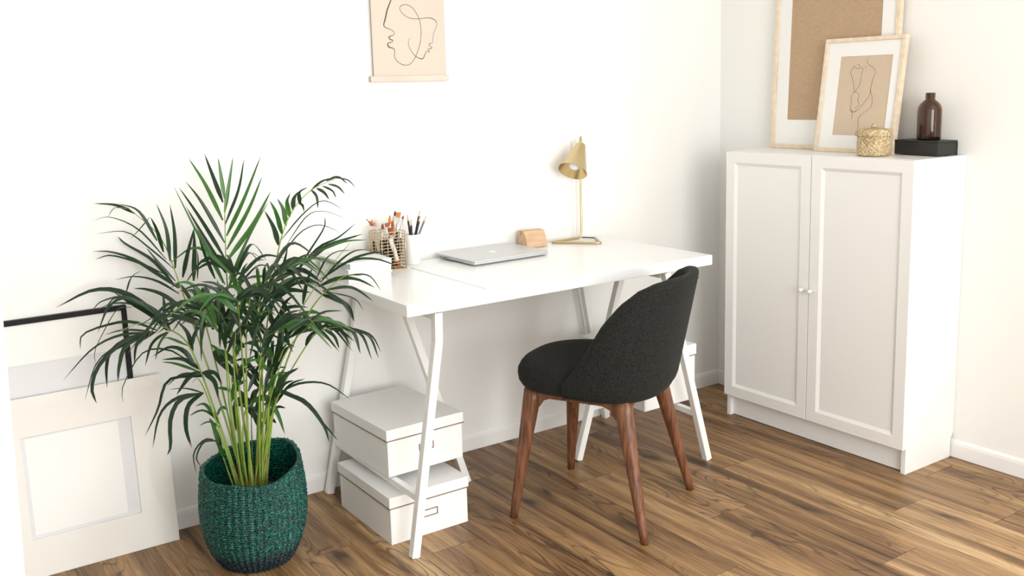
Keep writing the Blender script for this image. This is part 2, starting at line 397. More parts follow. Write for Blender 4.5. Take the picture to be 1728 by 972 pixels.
# ================================================================== CABINET
def cabinet():
    y1 = -.3156; y0 = y1-.80; H = 1.06
    t = thing('storage_cabinet', 'white two-door cabinet with framed doors and round knobs against the right wall', 'cabinet', (-.14, (y0+y1)/2, 0))
    cy = (y0+y1)/2; T = Matrix.Translation((.14, -cy, 0))
    def fin(b, name, m, par, bev=.0015): 
        b.v = [tuple(Vector(v)-Vector((-.14, cy, 0))) for v in b.v] if par is t else b.v
        return b.build(name, m, par, bevel=bev)
    side = [(-.28, 0), (-.016, 0), (-.016, .055), (-.014, .068), (-.006, .082), (-.001, .088), (-.001, H), (-.28, H)]
    for s, (a, c) in (('a', (y0, y0+.018)), ('b', (y1-.018, y1))):
        fin(MB().prism(side, lambda u, v, w: (u, w, v), a, c), 'side_panel', CABM, t)
    fin(MB().box((-.279, y0+.018, H-.018), (-.001, y1-.018, H-.0005)), 'top_panel', CABM, t)
    fin(MB().box((-.27, y0+.018, .088), (-.016, y1-.018, .104)), 'bottom_panel', CABM, t)
    fin(MB().box((-.012, y0+.018, .104), (-.004, y1-.018, H-.018)), 'back_panel', CABM, t)
    fin(MB().box((-.262, y0+.018, .002), (-.248, y1-.018, .088)), 'plinth', CABM, t)
    z0, z1, xf, xb = .089, 1.0585, -.2985, -.2815; g = .0016
    for k, (a, c, ky) in enumerate(((y0+.0005, cy-g, cy-.0195), (cy+g, y1-.0005, cy+.0195))):
        w, rl, bv, dp = .041, .040, .012, .007
        b = MB()
        O = [(a, z0), (c, z0), (c, z1), (a, z1)]; I = [(a+w, z0+rl), (c-w, z0+rl), (c-w, z1-rl), (a+w, z1-rl)]
        J = [(a+w+bv, z0+rl+bv), (c-w-bv, z0+rl+bv), (c-w-bv, z1-rl-bv), (a+w+bv, z1-rl-bv)]
        vs = [(xb, *q) for q in O]+[(xf, *q) for q in O]+[(xf, *q) for q in I]+[(xf+dp, *q) for q in J]
        fs = [(0, 1, 2, 3), (12, 13, 14, 15)]
        for i in range(4):
            j = (i+1) % 4
            fs += [(i, j, 4+j, 4+i), (4+i, 4+j, 8+j, 8+i), (8+i, 8+j, 12+j, 12+i)]
        b.add(vs, fs)
        # hairline joints between stiles and rails
        d = fin(b, 'door', CABM, t, .0008)
        kb = MB().lathe([(0, 0), (.0055, 0), (.0052, .010), (.0068, .013), (.0072, .024), (.006, .0265), (0, .0268)], 20,
                        M=Matrix.Rotation(-PI/2, 4, 'Y'), c=(xf+.14, ky-cy, .5755))
        kb.build('knob', TRIMM, d, merge=True)
cabinet()

# ================================================================== DESK
DT = .742; DX1 = -.7023; DX0 = DX1-1.1793; DY0 = -.6327; DY1 = -.030
desk = thing('desk', 'long white rectangular table top resting on two white metal trestles', 'desk', ((DX0+DX1)/2, (DY0+DY1)/2, DT-.0336))
MB().box((DX0-(DX0+DX1)/2, DY0-(DY0+DY1)/2, 0), (DX1-(DX0+DX1)/2, DY1-(DY0+DY1)/2, .0336)).build('board', DESKM, desk, bevel=.0012)
pad = MB().box((-.33, -.232, 0), (.33, .232, .0014)).build('desk_pad', DESKM, bevel=.0005, loc=(-1.266, -.368, DT))
tag(pad, 'thin glossy white desk mat lying flat on the white table top under the laptop', 'desk mat')

def bar(b, pts, hw):                      # square steel profile through points
    b.tube(pts, hw, 4, smooth=False, square=True, up=(0, 1, 0))
def trestle(label, fr, bk, md, bar_z, group='white trestles under the table top'):
    cx = (fr[-1][0]+md[-1][0])/2; cy = (fr[-1][1]+bk[-1][1])/2; o = Vector((cx, cy, 0))
    t = thing('trestle', label, 'trestle', o, 0, group)
    for pts in (fr, bk, md):
        b = MB(); bar(b, [Vector(q)-o for q in pts], .0125); b.build('leg', STEEL, t, bevel=.002)
    def at(pts, z):
        for a, c in zip(pts[:-1], pts[1:]):
            if min(a[2], c[2]) <= z <= max(a[2], c[2]): return Vector(a).lerp(Vector(c), (z-a[2])/(c[2]-a[2]))
    f0, b0, m0 = at(fr, bar_z), at(bk, bar_z), at(md, bar_z)
    b = MB(); bar(b, [f0-o+Vector((0, .012, 0)), b0-o-Vector((0, .012, 0))], .010); b.build('crossbar', STEEL, t, bevel=.0015)
    mid = f0.lerp(b0, (m0.y-f0.y)/(b0.y-f0.y)); s = 1 if m0.x > mid.x else -1
    b = MB(); b.tube([mid-o+Vector((s*.010, 0, 0)), m0-o-Vector((s*.012, 0, 0))], .009, 4, smooth=False, square=True, up=(0, 0, 1)); b.build('crossbar', STEEL, t, bevel=.0015)
    zt = DT-.0336
    ft, bt = Vector(fr[-1]), Vector(bk[-1])
    mx = md[-1][0]
    b = MB(); b.box((ft.x-.011-cx, ft.y-cy+.013, zt-.026), (ft.x+.011-cx, bt.y-cy-.013, zt-.004)); b.build('top_rail', STEEL, t, bevel=.0015)
    return t
ZT = DT-.0336-.0045
trestle('white metal trestle at the plant end, with a storage box on its crossbars',
        [(-1.8830, -.612, 0.0), (-1.7790, -.612, .620), (-1.7770, -.612, ZT)],
        [(-1.8900, -.040, 0.0), (-1.765, -.040, .54), (-1.740, -.040, ZT)],
        [(-1.4760, -.245, 0.0), (-1.7050, -.245, ZT)], .170)
trestle('white metal trestle at the cabinet end, half hidden behind the dark chair',
        [(-.6930, -.606, 0.0), (-.8960, -.606, ZT)],
        [(-.6850, -.040, 0.0), (-.8200, -.040, ZT)],
        [(-1.0580, -.3265, 0.0), (-.8300, -.3265, ZT)], .180)

def storage_box(label, x, y, z, rot, w, d, h, group='white lidded storage boxes'):
    t = thing('storage_box', label, 'box', (x, y, z), rot, group)
    lh = .033*(h/.148)**.5; e = .004; fl = .0010
    b = MB(); b.box((0, 0, 0), (w, d, h-.006)); b.build('body', CARD, t, bevel=.0012)
    b = MB(); b.box((-e, -e, h-lh), (w+e, d+e, h)); b.build('lid', CARD, t, bevel=.0015)
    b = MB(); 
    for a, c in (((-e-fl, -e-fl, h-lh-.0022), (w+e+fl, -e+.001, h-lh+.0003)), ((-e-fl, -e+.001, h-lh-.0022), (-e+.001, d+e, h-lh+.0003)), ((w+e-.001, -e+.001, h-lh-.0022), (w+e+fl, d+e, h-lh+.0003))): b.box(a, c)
    b.build('metal_edge_gap_shadow', GAPM, t)  # thin metal strip, coloured dark to paint the gap shade below the lid
    b = MB(); b.box((.0045, -.0012, .001), (w-.002, .0002, h-lh-.001)); f = b.build('front_flap', CARD, t, bevel=.0003)
    if h < .17:
        cx, cz, hw, hh, k = w*.50, (h-lh)*.60, .026, .0115, .0028
        b = MB()
        b.box((cx-hw, -.0032, cz-hh), (cx+hw, -.0010, cz-hh+k)); b.box((cx-hw, -.0032, cz+hh-k), (cx+hw, -.0010, cz+hh))
        b.box((cx-hw, -.0032, cz-hh+k), (cx-hw+k, -.0010, cz+hh-k)); b.box((cx+hw-k, -.0032, cz-hh+k), (cx+hw, -.0010, cz+hh-k))
        b.build('label_holder', BRONZE, t)
    return t
storage_box('white lidded storage box with bronze label holder standing on the floor', -1.9006, -.5088, 0, 0, .2644, .35, .148)
storage_box('white lidded storage box held up on the trestle bars above the floor box', -1.8700, -.4494, .183, .03, .2644, .36, .147)
storage_box('taller white lidded box on the far trestle behind the dark chair', -.9010, -.5080, .193, 0, .2434, .35, .205)

# ================================================================== CHAIR
def chair():
    t = thing('upholstered_chair', 'charcoal fabric chair with curved barrel backrest and four walnut legs pulled up to the desk', 'chair', (-1.217, -.664, 0), .478)
    def se(a, rx, ry, e, cx=0, cy=0):
        c, s = math.cos(a), math.sin(a)
        return cx+rx*math.copysign(abs(c)**(2/e), c), cy+ry*math.copysign(abs(s)**(2/e), s)
    # seat cushion
    b = MB(); n = 72; rings = []
    prof = [(.30, .412, 0), (.86, .410, 0), (.955, .416, 0), (.99, .430, 0), (1.0, .447, 0), (.995, .460, 0), (.982, .466, 0), (.975, .4665, 0), (.965, .474, 0), (.93, .483, 0), (.80, .491, 0), (.5, .495, 0), (.2, .496, 0)]
    vs = []
    for k, (s, z, _) in enumerate(prof):
        for i in range(n):
            x, y = se(2*PI*i/n, .228, .234, 2.6, 0, .022); 
            f = 1-.10*max(0, (-y)/.25) ; vs.append((x*s*f, .028+(y-.028)*s, z-.004*(abs(x)/.23)**2*(s > .5)))
    fs = []
    for k in range(len(prof)-1):
        for i in range(n): fs.append((k*n+i, k*n+(i+1) % n, (k+1)*n+(i+1) % n, (k+1)*n+i))
    fs += [tuple(range(n-1, -1, -1)), tuple(range((len(prof)-1)*n, len(prof)*n))]
    b.add(vs, fs, 0, True); b.build('seat', FABRIC, t)
    # barrel shell: outer and inner skins swept round the back
    def plan(a, z, inset):       # a: 0 = straight back, +-1 = front ends
        k = min(max((z-.40)/.37, 0), 1.1)
        w = .232+.022*math.sin(min(k, 1)*PI*.62)-inset; d = .212+.078*k-inset
        an = a*math.radians(98); e = 2.35
        s, c = math.sin(an), math.cos(an)
        x = w*math.copysign(abs(s)**(2/e), s); y = -.005-d*math.copysign(abs(c)**(2/e), c)
        return x, y
    prof_t = [(0, .768), (.12, .770), (.25, .769), (.38, .762), (.50, .744), (.62, .706), (.74, .644), (.83, .572), (.92, .500), (1.0, .455)]
    def ztop(a):
        a = abs(a)
        for (p, q), (r, s) in zip(prof_t[:-1], prof_t[1:]):
            if a <= r: return q+(s-q)*(a-p)/(r-p)
        return prof_t[-1][1]
    NA, NZ = 72, 22; th = .034
    vs = []
    sect = []                    # section parameter: outer bottom -> top rim -> inner bottom
    for j in range(NZ+1): sect.append(('o', j/NZ))
    for j in range(1, 8): sect.append(('r', j/8))
    for j in range(NZ+1): sect.append(('i', 1-j/NZ))
    for j in range(1, 8): sect.append(('b', j/8))
    P = len(sect)
    for i in range(NA+1):
        a = -1+2*i/NA; zt = ztop(a)-.016; zb = .420-.010*(1-abs(a)**2)
        tk = th*(1 if abs(a) < .93 else max(.25, math.sqrt(max(0, 1-((abs(a)-.93)/.07)**2))))
        for kind, q in sect:
            if kind == 'o': z = zb+(zt-zb)*q; ins = .010*max(0, 1-q/.10)**2
            elif kind == 'i': z = zb+(zt-zb)*q; ins = tk
            elif kind == 'r': z = zt+.016*math.sin(q*PI); ins = tk*(1-math.cos(q*PI))/2
            else: z = zb-.012*math.sin(q*PI); ins = .010+(tk-.010)*(1-(1-math.cos((q)*PI))/2)
            x, y = plan(a, z, ins); vs.append((x, y, z))
    fs = []
    for i in range(NA):
        for j in range(P): fs.append((i*P+j, i*P+(j+1) % P, (i+1)*P+(j+1) % P, (i+1)*P+j))
    fs += [tuple(range(P)), tuple(range(NA*P+P-1, NA*P-1, -1))]
    sh = MB().add(vs, fs, 0, True).build('backrest', FABRIC, t)
    # piping seam near the rim on the outer face
    b = MB(); pts = []
    for i in range(4, NA-3):
        a = -1+2*i/NA; z = ztop(a)-.030; x, y = plan(a, z, -.0004); pts.append((x, y, z))
    b.tube(pts, .0011, 6); b.build('seam', FABRIC, sh)
    # legs
    for sx, sy in ((-1, 1), (1, 1), (-1, -1), (1, -1)):
        b = MB(); top = Vector((sx*.152, (.168 if sy > 0 else -.125), .408)); ft = Vector((sx*.2145, (.216 if sy > 0 else -.2155), 0))
        N = 12; n = 20; vs = []
        for k in range(N+1):
            q = k/N; c = ft.lerp(top, q); r = .0120+.0140*min(1, q*1.05)**.9; e = 2+1.2*q**2
            for i in range(n):
                x, y = se(2*PI*i/n, r, r, e); vs.append((c.x+x, c.y+y, c.z))
        fs = [(k*n+i, k*n+(i+1) % n, (k+1)*n+(i+1) % n, (k+1)*n+i) for k in range(N) for i in range(n)]+[tuple(range(n-1, -1, -1)), tuple(range(N*n, N*n+n))]
        b.add(vs, fs, 0, True); b.build('leg', WALNUT, t, bevel=0)
    # aprons with curved brackets into the legs
    def apron(p, q):
        p, q = Vector(p), Vector(q); L = (q-p).length; u = (q-p)/L; nrm = Vector((-u.y, u.x, 0)); b = MB()
        poly = [(0, .412), (0, .345), (.006, .352), (.022, .374), (.045, .383), (L-.045, .383), (L-.022, .374), (L-.006, .352), (L, .345), (L, .412)]
        b.prism(poly, lambda a, z, w: tuple(p+u*a+nrm*w+Vector((0, 0, z))), -.011, .011); b.build('apron', WALNUT, t, bevel=.002)
    lt = {(-1, 1): (-.158, .175), (1, 1): (.158, .175), (-1, -1): (-.158, -.133), (1, -1): (.158, -.133)}
    for a, c in (((-1, 1), (1, 1)), ((-1, -1), (1, -1)), ((-1, 1), (-1, -1)), ((1, 1), (1, -1))):
        pa, pc = Vector((*lt[a], 0)), Vector((*lt[c], 0)); d = (pc-pa).normalized()*.022
        apron(pa+d, pc-d)
chair()

# ================================================================== LEANING FRAMES ON THE CABINET
def lean_matrix(x, y, z, th, face):        # local: u = right as seen, v = up the frame, w = towards the viewer
    if face == 'right':   # leans on the right wall, viewed from -x; u = -y
        U, V = Vector((0, -1, 0)), Vector((math.sin(th), 0, math.cos(th)))
    else:                 # leans on the back wall, viewed from -y; u = +x
        U, V = Vector((1, 0, 0)), Vector((0, math.sin(th), math.cos(th)))
    Wn = U.cross(V)
    return Matrix(((U.x, V.x, Wn.x, x), (U.y, V.y, Wn.y, y), (U.z, V.z, Wn.z, z), (0, 0, 0, 1)))
def frame_ring(b, w, h, fw, d0, d1, mi=0):
    b.box((0, 0, d0), (w, fw, d1), mi); b.box((0, h-fw, d0), (w, h, d1), mi)
    b.box((0, fw, d0), (fw, h-fw, d1), mi); b.box((w-fw, fw, d0), (w, h-fw, d1), mi)
def mat_ring(b, x0, y0, x1, y1, a0, c0, a1, c1, d0, d1):
    b.box((x0, y0, d0), (x1, c0, d1)); b.box((x0, c1, d0), (x1, y1, d1)); b.box((x0, c0, d0), (a0, c1, d1)); b.box((a1, c0, d0), (x1, c1, d1))
def stroke(b, pts, r, n=90, z=.0005):
    if isinstance(r, (int, float)): r = [r]*len(pts)
    P = spline([(a, c, 0) for a, c in pts], n); m = len(pts)-1; vs = []
    for i, q in enumerate(P):
        a = P[max(i-1, 0)]; c = P[min(i+1, n)]; d = (c-a).normalized(); nn = Vector((-d.y, d.x, 0))
        t = i/n*m; k = min(int(t), m-1); w = r[k]+(r[k+1]-r[k])*(t-k)
        vs += [(q.x+nn.x*w, q.y+nn.y*w, z), (q.x-nn.x*w, q.y-nn.y*w, z)]
    b.add(vs, [(2*i, 2*i+1, 2*i+3, 2*i+2) for i in range(n)])
def leaning_picture(name, label, cat, M, w, h, fw, dep, fmat, mat_in, picm, glass=True, strokes=None, group=None):
    t = thing(name, label, cat, group=group); t.matrix_world = M
    b = MB(); frame_ring(b, w, h, fw, -dep, 0); b.build('frame', fmat, t, bevel=.0012)
    MB().box((fw-.002, fw-.002, -dep+.002), (w-fw+.002, h-fw+.002, -dep+.006)).build('backing', KRAFT, t)
    a0, c0, a1, c1 = mat_in
    b = MB(); mat_ring(b, fw, fw, w-fw, h-fw, a0, c0, a1, c1, -.0085, -.0065); b.build('passepartout', MATW, t)
    pic = MB().box((a0-.01, c0-.01, -.0105), (a1+.01, c1+.01, -.0088)).build('picture', picm, t)
    if strokes:
        b = MB(); strokes(b); o = b.build('line_drawing', PENCIL, pic); o.location = (0, 0, -.0086)
    if glass: MB().box((fw, fw, -.0055), (w-fw, h-fw, -.0045)).build('glass_pane', GLASS, t)
    return t
th = math.asin((-.024+.052)/.73)
leaning_picture('framed_picture', 'tall pine framed picture of plain brown board leaning on the wall behind the smaller one', 'picture',
    lean_matrix(-.052, -.318, 1.0602, th, 'right'), .548, .73, .016, .020, PINE, (.074, .111, .474, .64), KRAFT, group=None)
BODY = [[[0.1966,0.3365],[0.2005,0.3183],[0.2339,0.2931],[0.2284,0.2574],[0.2239,0.2244],[0.222,0.2034],[0.1828,0.1551],[0.1662,0.1459],[0.1541,0.1551]],[[0.2239,0.2244],[0.2346,0.1973],[0.2343,0.1643],[0.1995,0.137],[0.1875,0.1217],[0.1912,0.0943],[0.1812,0.0636]],[[0.1469,0.3111],[0.1332,0.2901],[0.1469,0.2592],[0.1573,0.2254],[0.1629,0.2211],[0.1773,0.2464],[0.1802,0.2766],[0.1835,0.3038]],[[0.1469,0.3111],[0.1589,0.3015],[0.18,0.3039]],[[0.1568,0.3168],[0.1642,0.3147],[0.1703,0.3072]],[[0.19,0.3078],[0.196,0.3052]],[[0.1564,0.2163],[0.1477,0.2011],[0.1516,0.1735],[0.1491,0.1551],[0.1626,0.1459],[0.1761,0.1521]],[[0.1564,0.2163],[0.1708,0.2161],[0.1796,0.2038],[0.1767,0.1886],[0.1843,0.1704],[0.1681,0.1582]],[[0.1465,0.1581],[0.155,0.149],[0.1603,0.1367],[0.1602,0.1214]]]
def body_strokes(b):
    for l in BODY: stroke(b, [(q[0]-.015, q[1]) for q in l], .0006, 40)
th = math.asin((-.060+.118)/.412)
leaning_picture('framed_picture', 'small pine framed line drawing of a standing figure leaning in front of the larger frame', 'picture',
    lean_matrix(-.118, -.580, 1.0602, th, 'right'), .332, .412, .014, .020, PINE, (.071, .062, .285, .346), SAND, strokes=body_strokes)

# lidded basket, black box, bottle on the cabinet
def small_basket():
    t = thing('lidded_basket', 'tiny natural seagrass basket with a lid standing in front of the small frame', 'basket', (-.200, -.895, 1.0602))
    n = 180
    def weave(amp, nc, pz, sq):
        def fn(v, a, j):
            r = math.hypot(v.x, v.y)
            if r < 1e-6: return v
            row = round(v.z/pz*2)
            d = amp*(math.sin(nc*a+(PI if int(v.z/pz) % 2 else 0)))*abs(math.sin(PI*v.z/pz+.3))
            e = 1/(abs(math.cos(a))**3.4+abs(math.sin(a))**3.4)**(1/3.4)
            k = (1-sq+sq*e)
            return Vector((v.x/r*(r*k+d), v.y/r*(r*k+d), v.z))
        return fn
    prof = [(.0, .001), (.044, .001)]+[(.0475+.002*math.sin(i/60*PI), .002+i/60*.068) for i in range(61)]+[(.045, .070), (.045, .006), (0, .006)]
    MB().lathe(prof, n, fn=weave(.0022, 20, .0070, .55)).build('basket_body', SEA, t, merge=True)
    prof = [(0, .098)]+[(r, .0975-.004*(r/.05)**2+.0008*math.sin(r*1400)) for r in [i*.0018 for i in range(1, 29)]]+[(.0535, .0915), (.0548, .088), (.0545, .080), (.0545, .074), (.053, .071), (.0505, .072), (.050, .086), (0, .090)]
    prof = [(r*1.0, z-.004) for r, z in prof]
    lid = MB().lathe(prof, n, fn=weave(.0022, 20, .0065, .45)).build('lid', SEA, t, merge=True)
    b = MB(); 
    pts = [Vector((.009*math.cos(k/16*2*PI*2.5), .009*math.sin(k/16*2*PI*2.5), 0)) for k in range(17)]
    b.lathe([(0, 0), (.007, 0), (.0095, .004), (.010, .008), (.007, .013), (0, .0145)], 24, fn=lambda v, a, j: v*(1+.10*math.sin(6*a+j)), c=(0, 0, .0930))
    b.build('knob', SEA, lid, merge=True)
small_basket()
bx = thing('black_gift_box', 'flat black cardboard box on the cabinet with the brown bottle on it', 'box', (-.128, -1.088, 1.0602), -.13)
MB().box((0, 0, .002), (.092, .178, .0440)).build('body', BOXBLK, bx, bevel=.0008)
MB().box((-.0015, -.0015, .0444), (.0935, .1795, .0504)).build('lid', BOXBLK, bx, bevel=.0012)
MB().box((.0925, -.0015, .0), (.0940, .1795, .0440)).build('spine', BOXBLK, bx, bevel=.0004)
def bottle():
    t = thing('glass_bottle', 'brown amber glass bottle with a short threaded neck on the black box', 'bottle', (-.072, -1.018, 1.0602+.0506))
    outer = [(0, .0035), (.024, .002), (.030, .0002), (.034, .0005), (.0372, .003), (.0385, .008), (.0386, .055), (.0386, .098), (.0375, .107), (.034, .1165), (.028, .125), (.021, .131), (.0165, .1345), (.0150, .1375), (.0148, .1415),
             (.0172, .1428), (.0172, .1446), (.0150, .1455), (.0150, .1475), (.0166, .1486), (.0166, .1500), (.0148, .1510), (.0150, .1535), (.0160, .1545), (.0158, .1568), (.0140, .1575)]
    inner = [(.0118, .1568), (.0118, .136), (.0170, .1285), (.0245, .1220), (.0310, .1130), (.0345, .105), (.0355, .098), (.0356, .012), (.034, .0075), (.028, .0062), (0, .0075)]
    MB().lathe(outer+inner, 72).build('bottle_body', AMBER, t, merge=True)
bottle()

# ================================================================== LEFT FLOOR FRAMES
th = math.asin(.045/.512)
f1 = thing('framed_picture', 'empty white wide passepartout picture behind clear sheet on the floor by the palm', 'picture')
f1.matrix_world = lean_matrix(-3.10, -.079, 0.0008, th, 'back')
w, h = .705, .512
b = MB(); mat_ring(b, 0, 0, w, h, .312, .111, .606, .402, -.0060, -.0012); b.build('passepartout', CREAM, f1, bevel=.0004)
MB().box((.30, .10, -.0100), (.62, .413, -.0072)).build('backing_paper', PAPERW, f1)
MB().box((.322, .120, -.0070), (.570, .396, -.0064)).build('paper_sheet', MATW, f1)
MB().box((0, 0, -.0009), (w, h, .0009)).build('glass_pane', GLASS, f1)
th = math.asin(.020/.725)
leaning_picture('framed_picture', 'large black framed picture with blank white mount behind the palm leaves at the wall', 'picture',
    lean_matrix(-2.975, -.0400, .0008, th, 'back'), .502, .728, .0145, .018, BLACK, (.0145, .0145, .4875, .600), PAPERW)

# ================================================================== WALL POSTER
FACE = [[-1.5604,1.6173],[-1.5756,1.5847],[-1.5838,1.5581],[-1.5905,1.539],[-1.587,1.5293],[-1.5704,1.5236],[-1.5572,1.5173],[-1.5535,1.5099],[-1.5579,1.504],[-1.5717,1.4994],[-1.574,1.495],[-1.5688,1.49],[-1.5604,1.4876],[-1.5624,1.4823],[-1.5762,1.4787],[-1.5799,1.4727],[-1.5752,1.4653],[-1.5601,1.4609],[-1.5545,1.452],[-1.5563,1.4371],[-1.5518,1.4251],[-1.5387,1.413],[-1.52,1.4063],[-1.5043,1.4074],[-1.4899,1.4172],[-1.4749,1.4368],[-1.4591,1.4731],[-1.4532,1.5003],[-1.4521,1.5305],[-1.4584,1.5604],[-1.4746,1.587],[-1.4913,1.6],[-1.5084,1.6034],[-1.524,1.5992],[-1.5287,1.5887],[-1.5201,1.5756],[-1.5035,1.5641],[-1.4847,1.5587],[-1.4585,1.5586],[-1.4266,1.5625],[-1.4054,1.5599],[-1.3922,1.551],[-1.3891,1.5404],[-1.3962,1.5251],[-1.4041,1.5098],[-1.4075,1.4916],[-1.4091,1.48],[-1.4181,1.4778],[-1.4237,1.4732],[-1.4203,1.4687],[-1.4133,1.4657],[-1.4153,1.4605],[-1.4261,1.4595],[-1.4281,1.4556],[-1.4218,1.4519],[-1.4266,1.4489],[-1.4354,1.4504],[-1.4412,1.4398],[-1.4471,1.4291],[-1.456,1.4268],[-1.4682,1.4307],[-1.4818,1.4399],[-1.4949,1.4565],[-1.5021,1.473],[-1.5003,1.488],[-1.4919,1.4964]]
RW = [3.2,3.6,3.8,3.0,2.2,1.6,1.4,1.3,1.5,2.4,3.0,3.0,2.0,1.5,2.2,3.6,3.2,2.2,1.8,1.6,1.6,1.6,1.6,1.3]+[1.5]*14+[1.3,1.8,2.2,1.8,1.2,1.0,1.0,1.0,1.0,1.5,1.8,1.3,1.5,1.8,1.3,1.8,1.5,1.3,1.4,1.8,2.2,2.4,1.8,1.6,1.4,1.2,.9,.5]
RW = RW+[1.2]*(len(FACE)-len(RW))
ps = thing('wall_poster', 'beige hanging poster with one-line drawing of two faces on the back wall', 'poster', (-1.499, -.0010, 1.352))
b = MB(); NX = 24
for k in range(NX):                                  # paper bows slightly off the wall
    pass
W0, W1, Z0, Z1 = -.1365, .1405, .014, .44
vs = []
for i in range(NX+1):
    x = W0+(W1-W0)*i/NX; bow = .0
    for z in (Z0, Z1): vs.append((x, -.0118-bow, z)); vs.append((x, -.0110-bow, z))
fs = []
for i in range(NX):
    a = i*4; c = a+4; fs += [(a, c, c+2, a+2), (a+1, a+3, c+3, c+1)]
fs += [(0, 2, 3, 1), (NX*4, NX*4+1, NX*4+3, NX*4+2)]
b.add(vs, fs); sheet = b.build('paper_sheet', POSTER, ps)
b = MB(); stroke(b, [(q[0]+1.499, q[1]-1.352) for q in FACE], [r*.00055 for r in RW], 420, .0)
vsx = [(v[0], -.0121, v[1]) for v in b.v]; b.v = vsx; b.build('line_drawing', INK, sheet)
for z in (0.0, .432):
    MB().box((-.150, -.0185, z), (.1465, -.0122, z+.0195)).build('wooden_rail', PINEV, ps, bevel=.0008)
    MB().box((-.150, -.0108, z), (.1465, -.0005, z+.0195)).build('wooden_rail', PINEV, ps, bevel=.0008)
MB().tube([(-.12, -.009, .4515), (0, -.006, .60), (.12, -.009, .4515)], .0009, 6).build('hanging_cord', INK, ps)

# ================================================================== THINGS ON THE DESK
PT = DT+.0015                       # top of the desk mat
def laptop():
    t = thing('laptop', 'closed silver laptop with a white fruit logo lying on the desk mat', 'laptop', (-1.4330, -.2700, PT), .028)
    w, d = .3155, .238
    def slab(z0, z1, r, ins):
        pts = []
        for cx, cy, a0 in ((w-r-ins, d-r-ins, 0), (r+ins, d-r-ins, 90), (r+ins, r+ins, 180), (w-r-ins, r+ins, 270)):
            for k in range(7):
                a = math.radians(a0+k*15); pts.append((cx+r*math.cos(a), cy+r*math.sin(a)))
        return pts
    b = MB(); P0 = slab(0, 0, .010, .006); P1 = slab(0, 0, .012, 0)
    n = len(P1); vs = [(*q, .0025) for q in P0]+[(*q, .0065) for q in P1]+[(*q, .0118) for q in P1]
    fs = [tuple(range(n-1, -1, -1)), tuple(range(2*n, 3*n))]+[(i, (i+1) % n, n+(i+1) % n, n+i) for i in range(n)]+[(n+i, n+(i+1) % n, 2*n+(i+1) % n, 2*n+i) for i in range(n)]
    b.add(vs, fs); base = b.build('base', ALU, t, bevel=.0006)
    b = MB()
    for k, (y, ww, hh) in enumerate(((.223, .0045, .003), (.208, .008, .0032), (.193, .008, .0032), (.176, .013, .0036), (.160, .004, .004), (.148, .003, .003))):
        b.box((-.0003, y-ww/2, .0088-hh/2), (.0006, y+ww/2, .0088+hh/2))
    b.box((-.0003, .060, .0082), (.0006, .130, .0086)); b.build('ports', PORT, base)
    for x, y in ((.03, .03), (w-.03, .03), (.03, d-.03), (w-.03, d-.03)):
        MB().lathe([(0, 0), (.008, 0), (.008, .0026), (0, .0026)], 16, c=(x, y, 0)).build('rubber_foot', BLKPL, base)
    b = MB(); vs = [(*q, .0124) for q in P1]+[(*q, .0165) for q in P1]+[(*q, .0180) for q in slab(0, 0, .011, .0018)]
    fs = [tuple(range(n-1, -1, -1)), tuple(range(2*n, 3*n))]+[(j*n+i, j*n+(i+1) % n, (j+1)*n+(i+1) % n, (j+1)*n+i) for j in range(2) for i in range(n)]
    b.add(vs, fs); lid = b.build('lid', ALU, t, bevel=.0004)
    # fruit logo: bitten apple outline with a leaf, readable from the hinge side
    A = [(0, .72), (.18, .80), (.42, .84), (.66, .74), (.80, .60), (.66, .46), (.62, .22), (.70, .02), (.86, -.12), (.74, -.42), (.52, -.72), (.30, -.86), (.12, -.80), (0, -.76), (-.14, -.80), (-.32, -.86), (-.54, -.70), (-.76, -.34), (-.86, .08), (-.80, .46), (-.60, .72), (-.36, .82), (-.16, .79)]
    s = .0150; Q = catm2(A+[A[0]], 70)[:-1]; b = MB()
    cx, cy = w*.5, d*.5
    b.prism([(cx+x*s, cy-y*s) for x, y in Q], lambda u, v, z: (u, v, z), .01795, .01815)
    L = catm2([(.02, .92), (.06, 1.20), (.38, 1.46), (.36, 1.16), (.02, .92)], 24)[:-1]
    b.prism([(cx+x*s, cy-y*s) for x, y in L], lambda u, v, z: (u, v, z), .01795, .01815)
    b.build('logo', ALUD, lid)
laptop()
# wooden card holder
wb = thing('wooden_stand', 'small pale wooden block stand with a slot beside the laptop', 'stand', (-1.0885, -.0905, PT-.0014+.0016), -.06)
prof = [(0, 0), (.066, 0), (.066, .0580), (.052, .0600), (.050, .0610), (.0495, .0430), (.0420, .0430), (.0425, .0600), (.024, .0580), (.012, .036)]
MB().prism([(a, z) for a, z in prof], lambda u, v, w: (w, u, v), 0, .088).build('block', BLOCK, wb, bevel=.001)
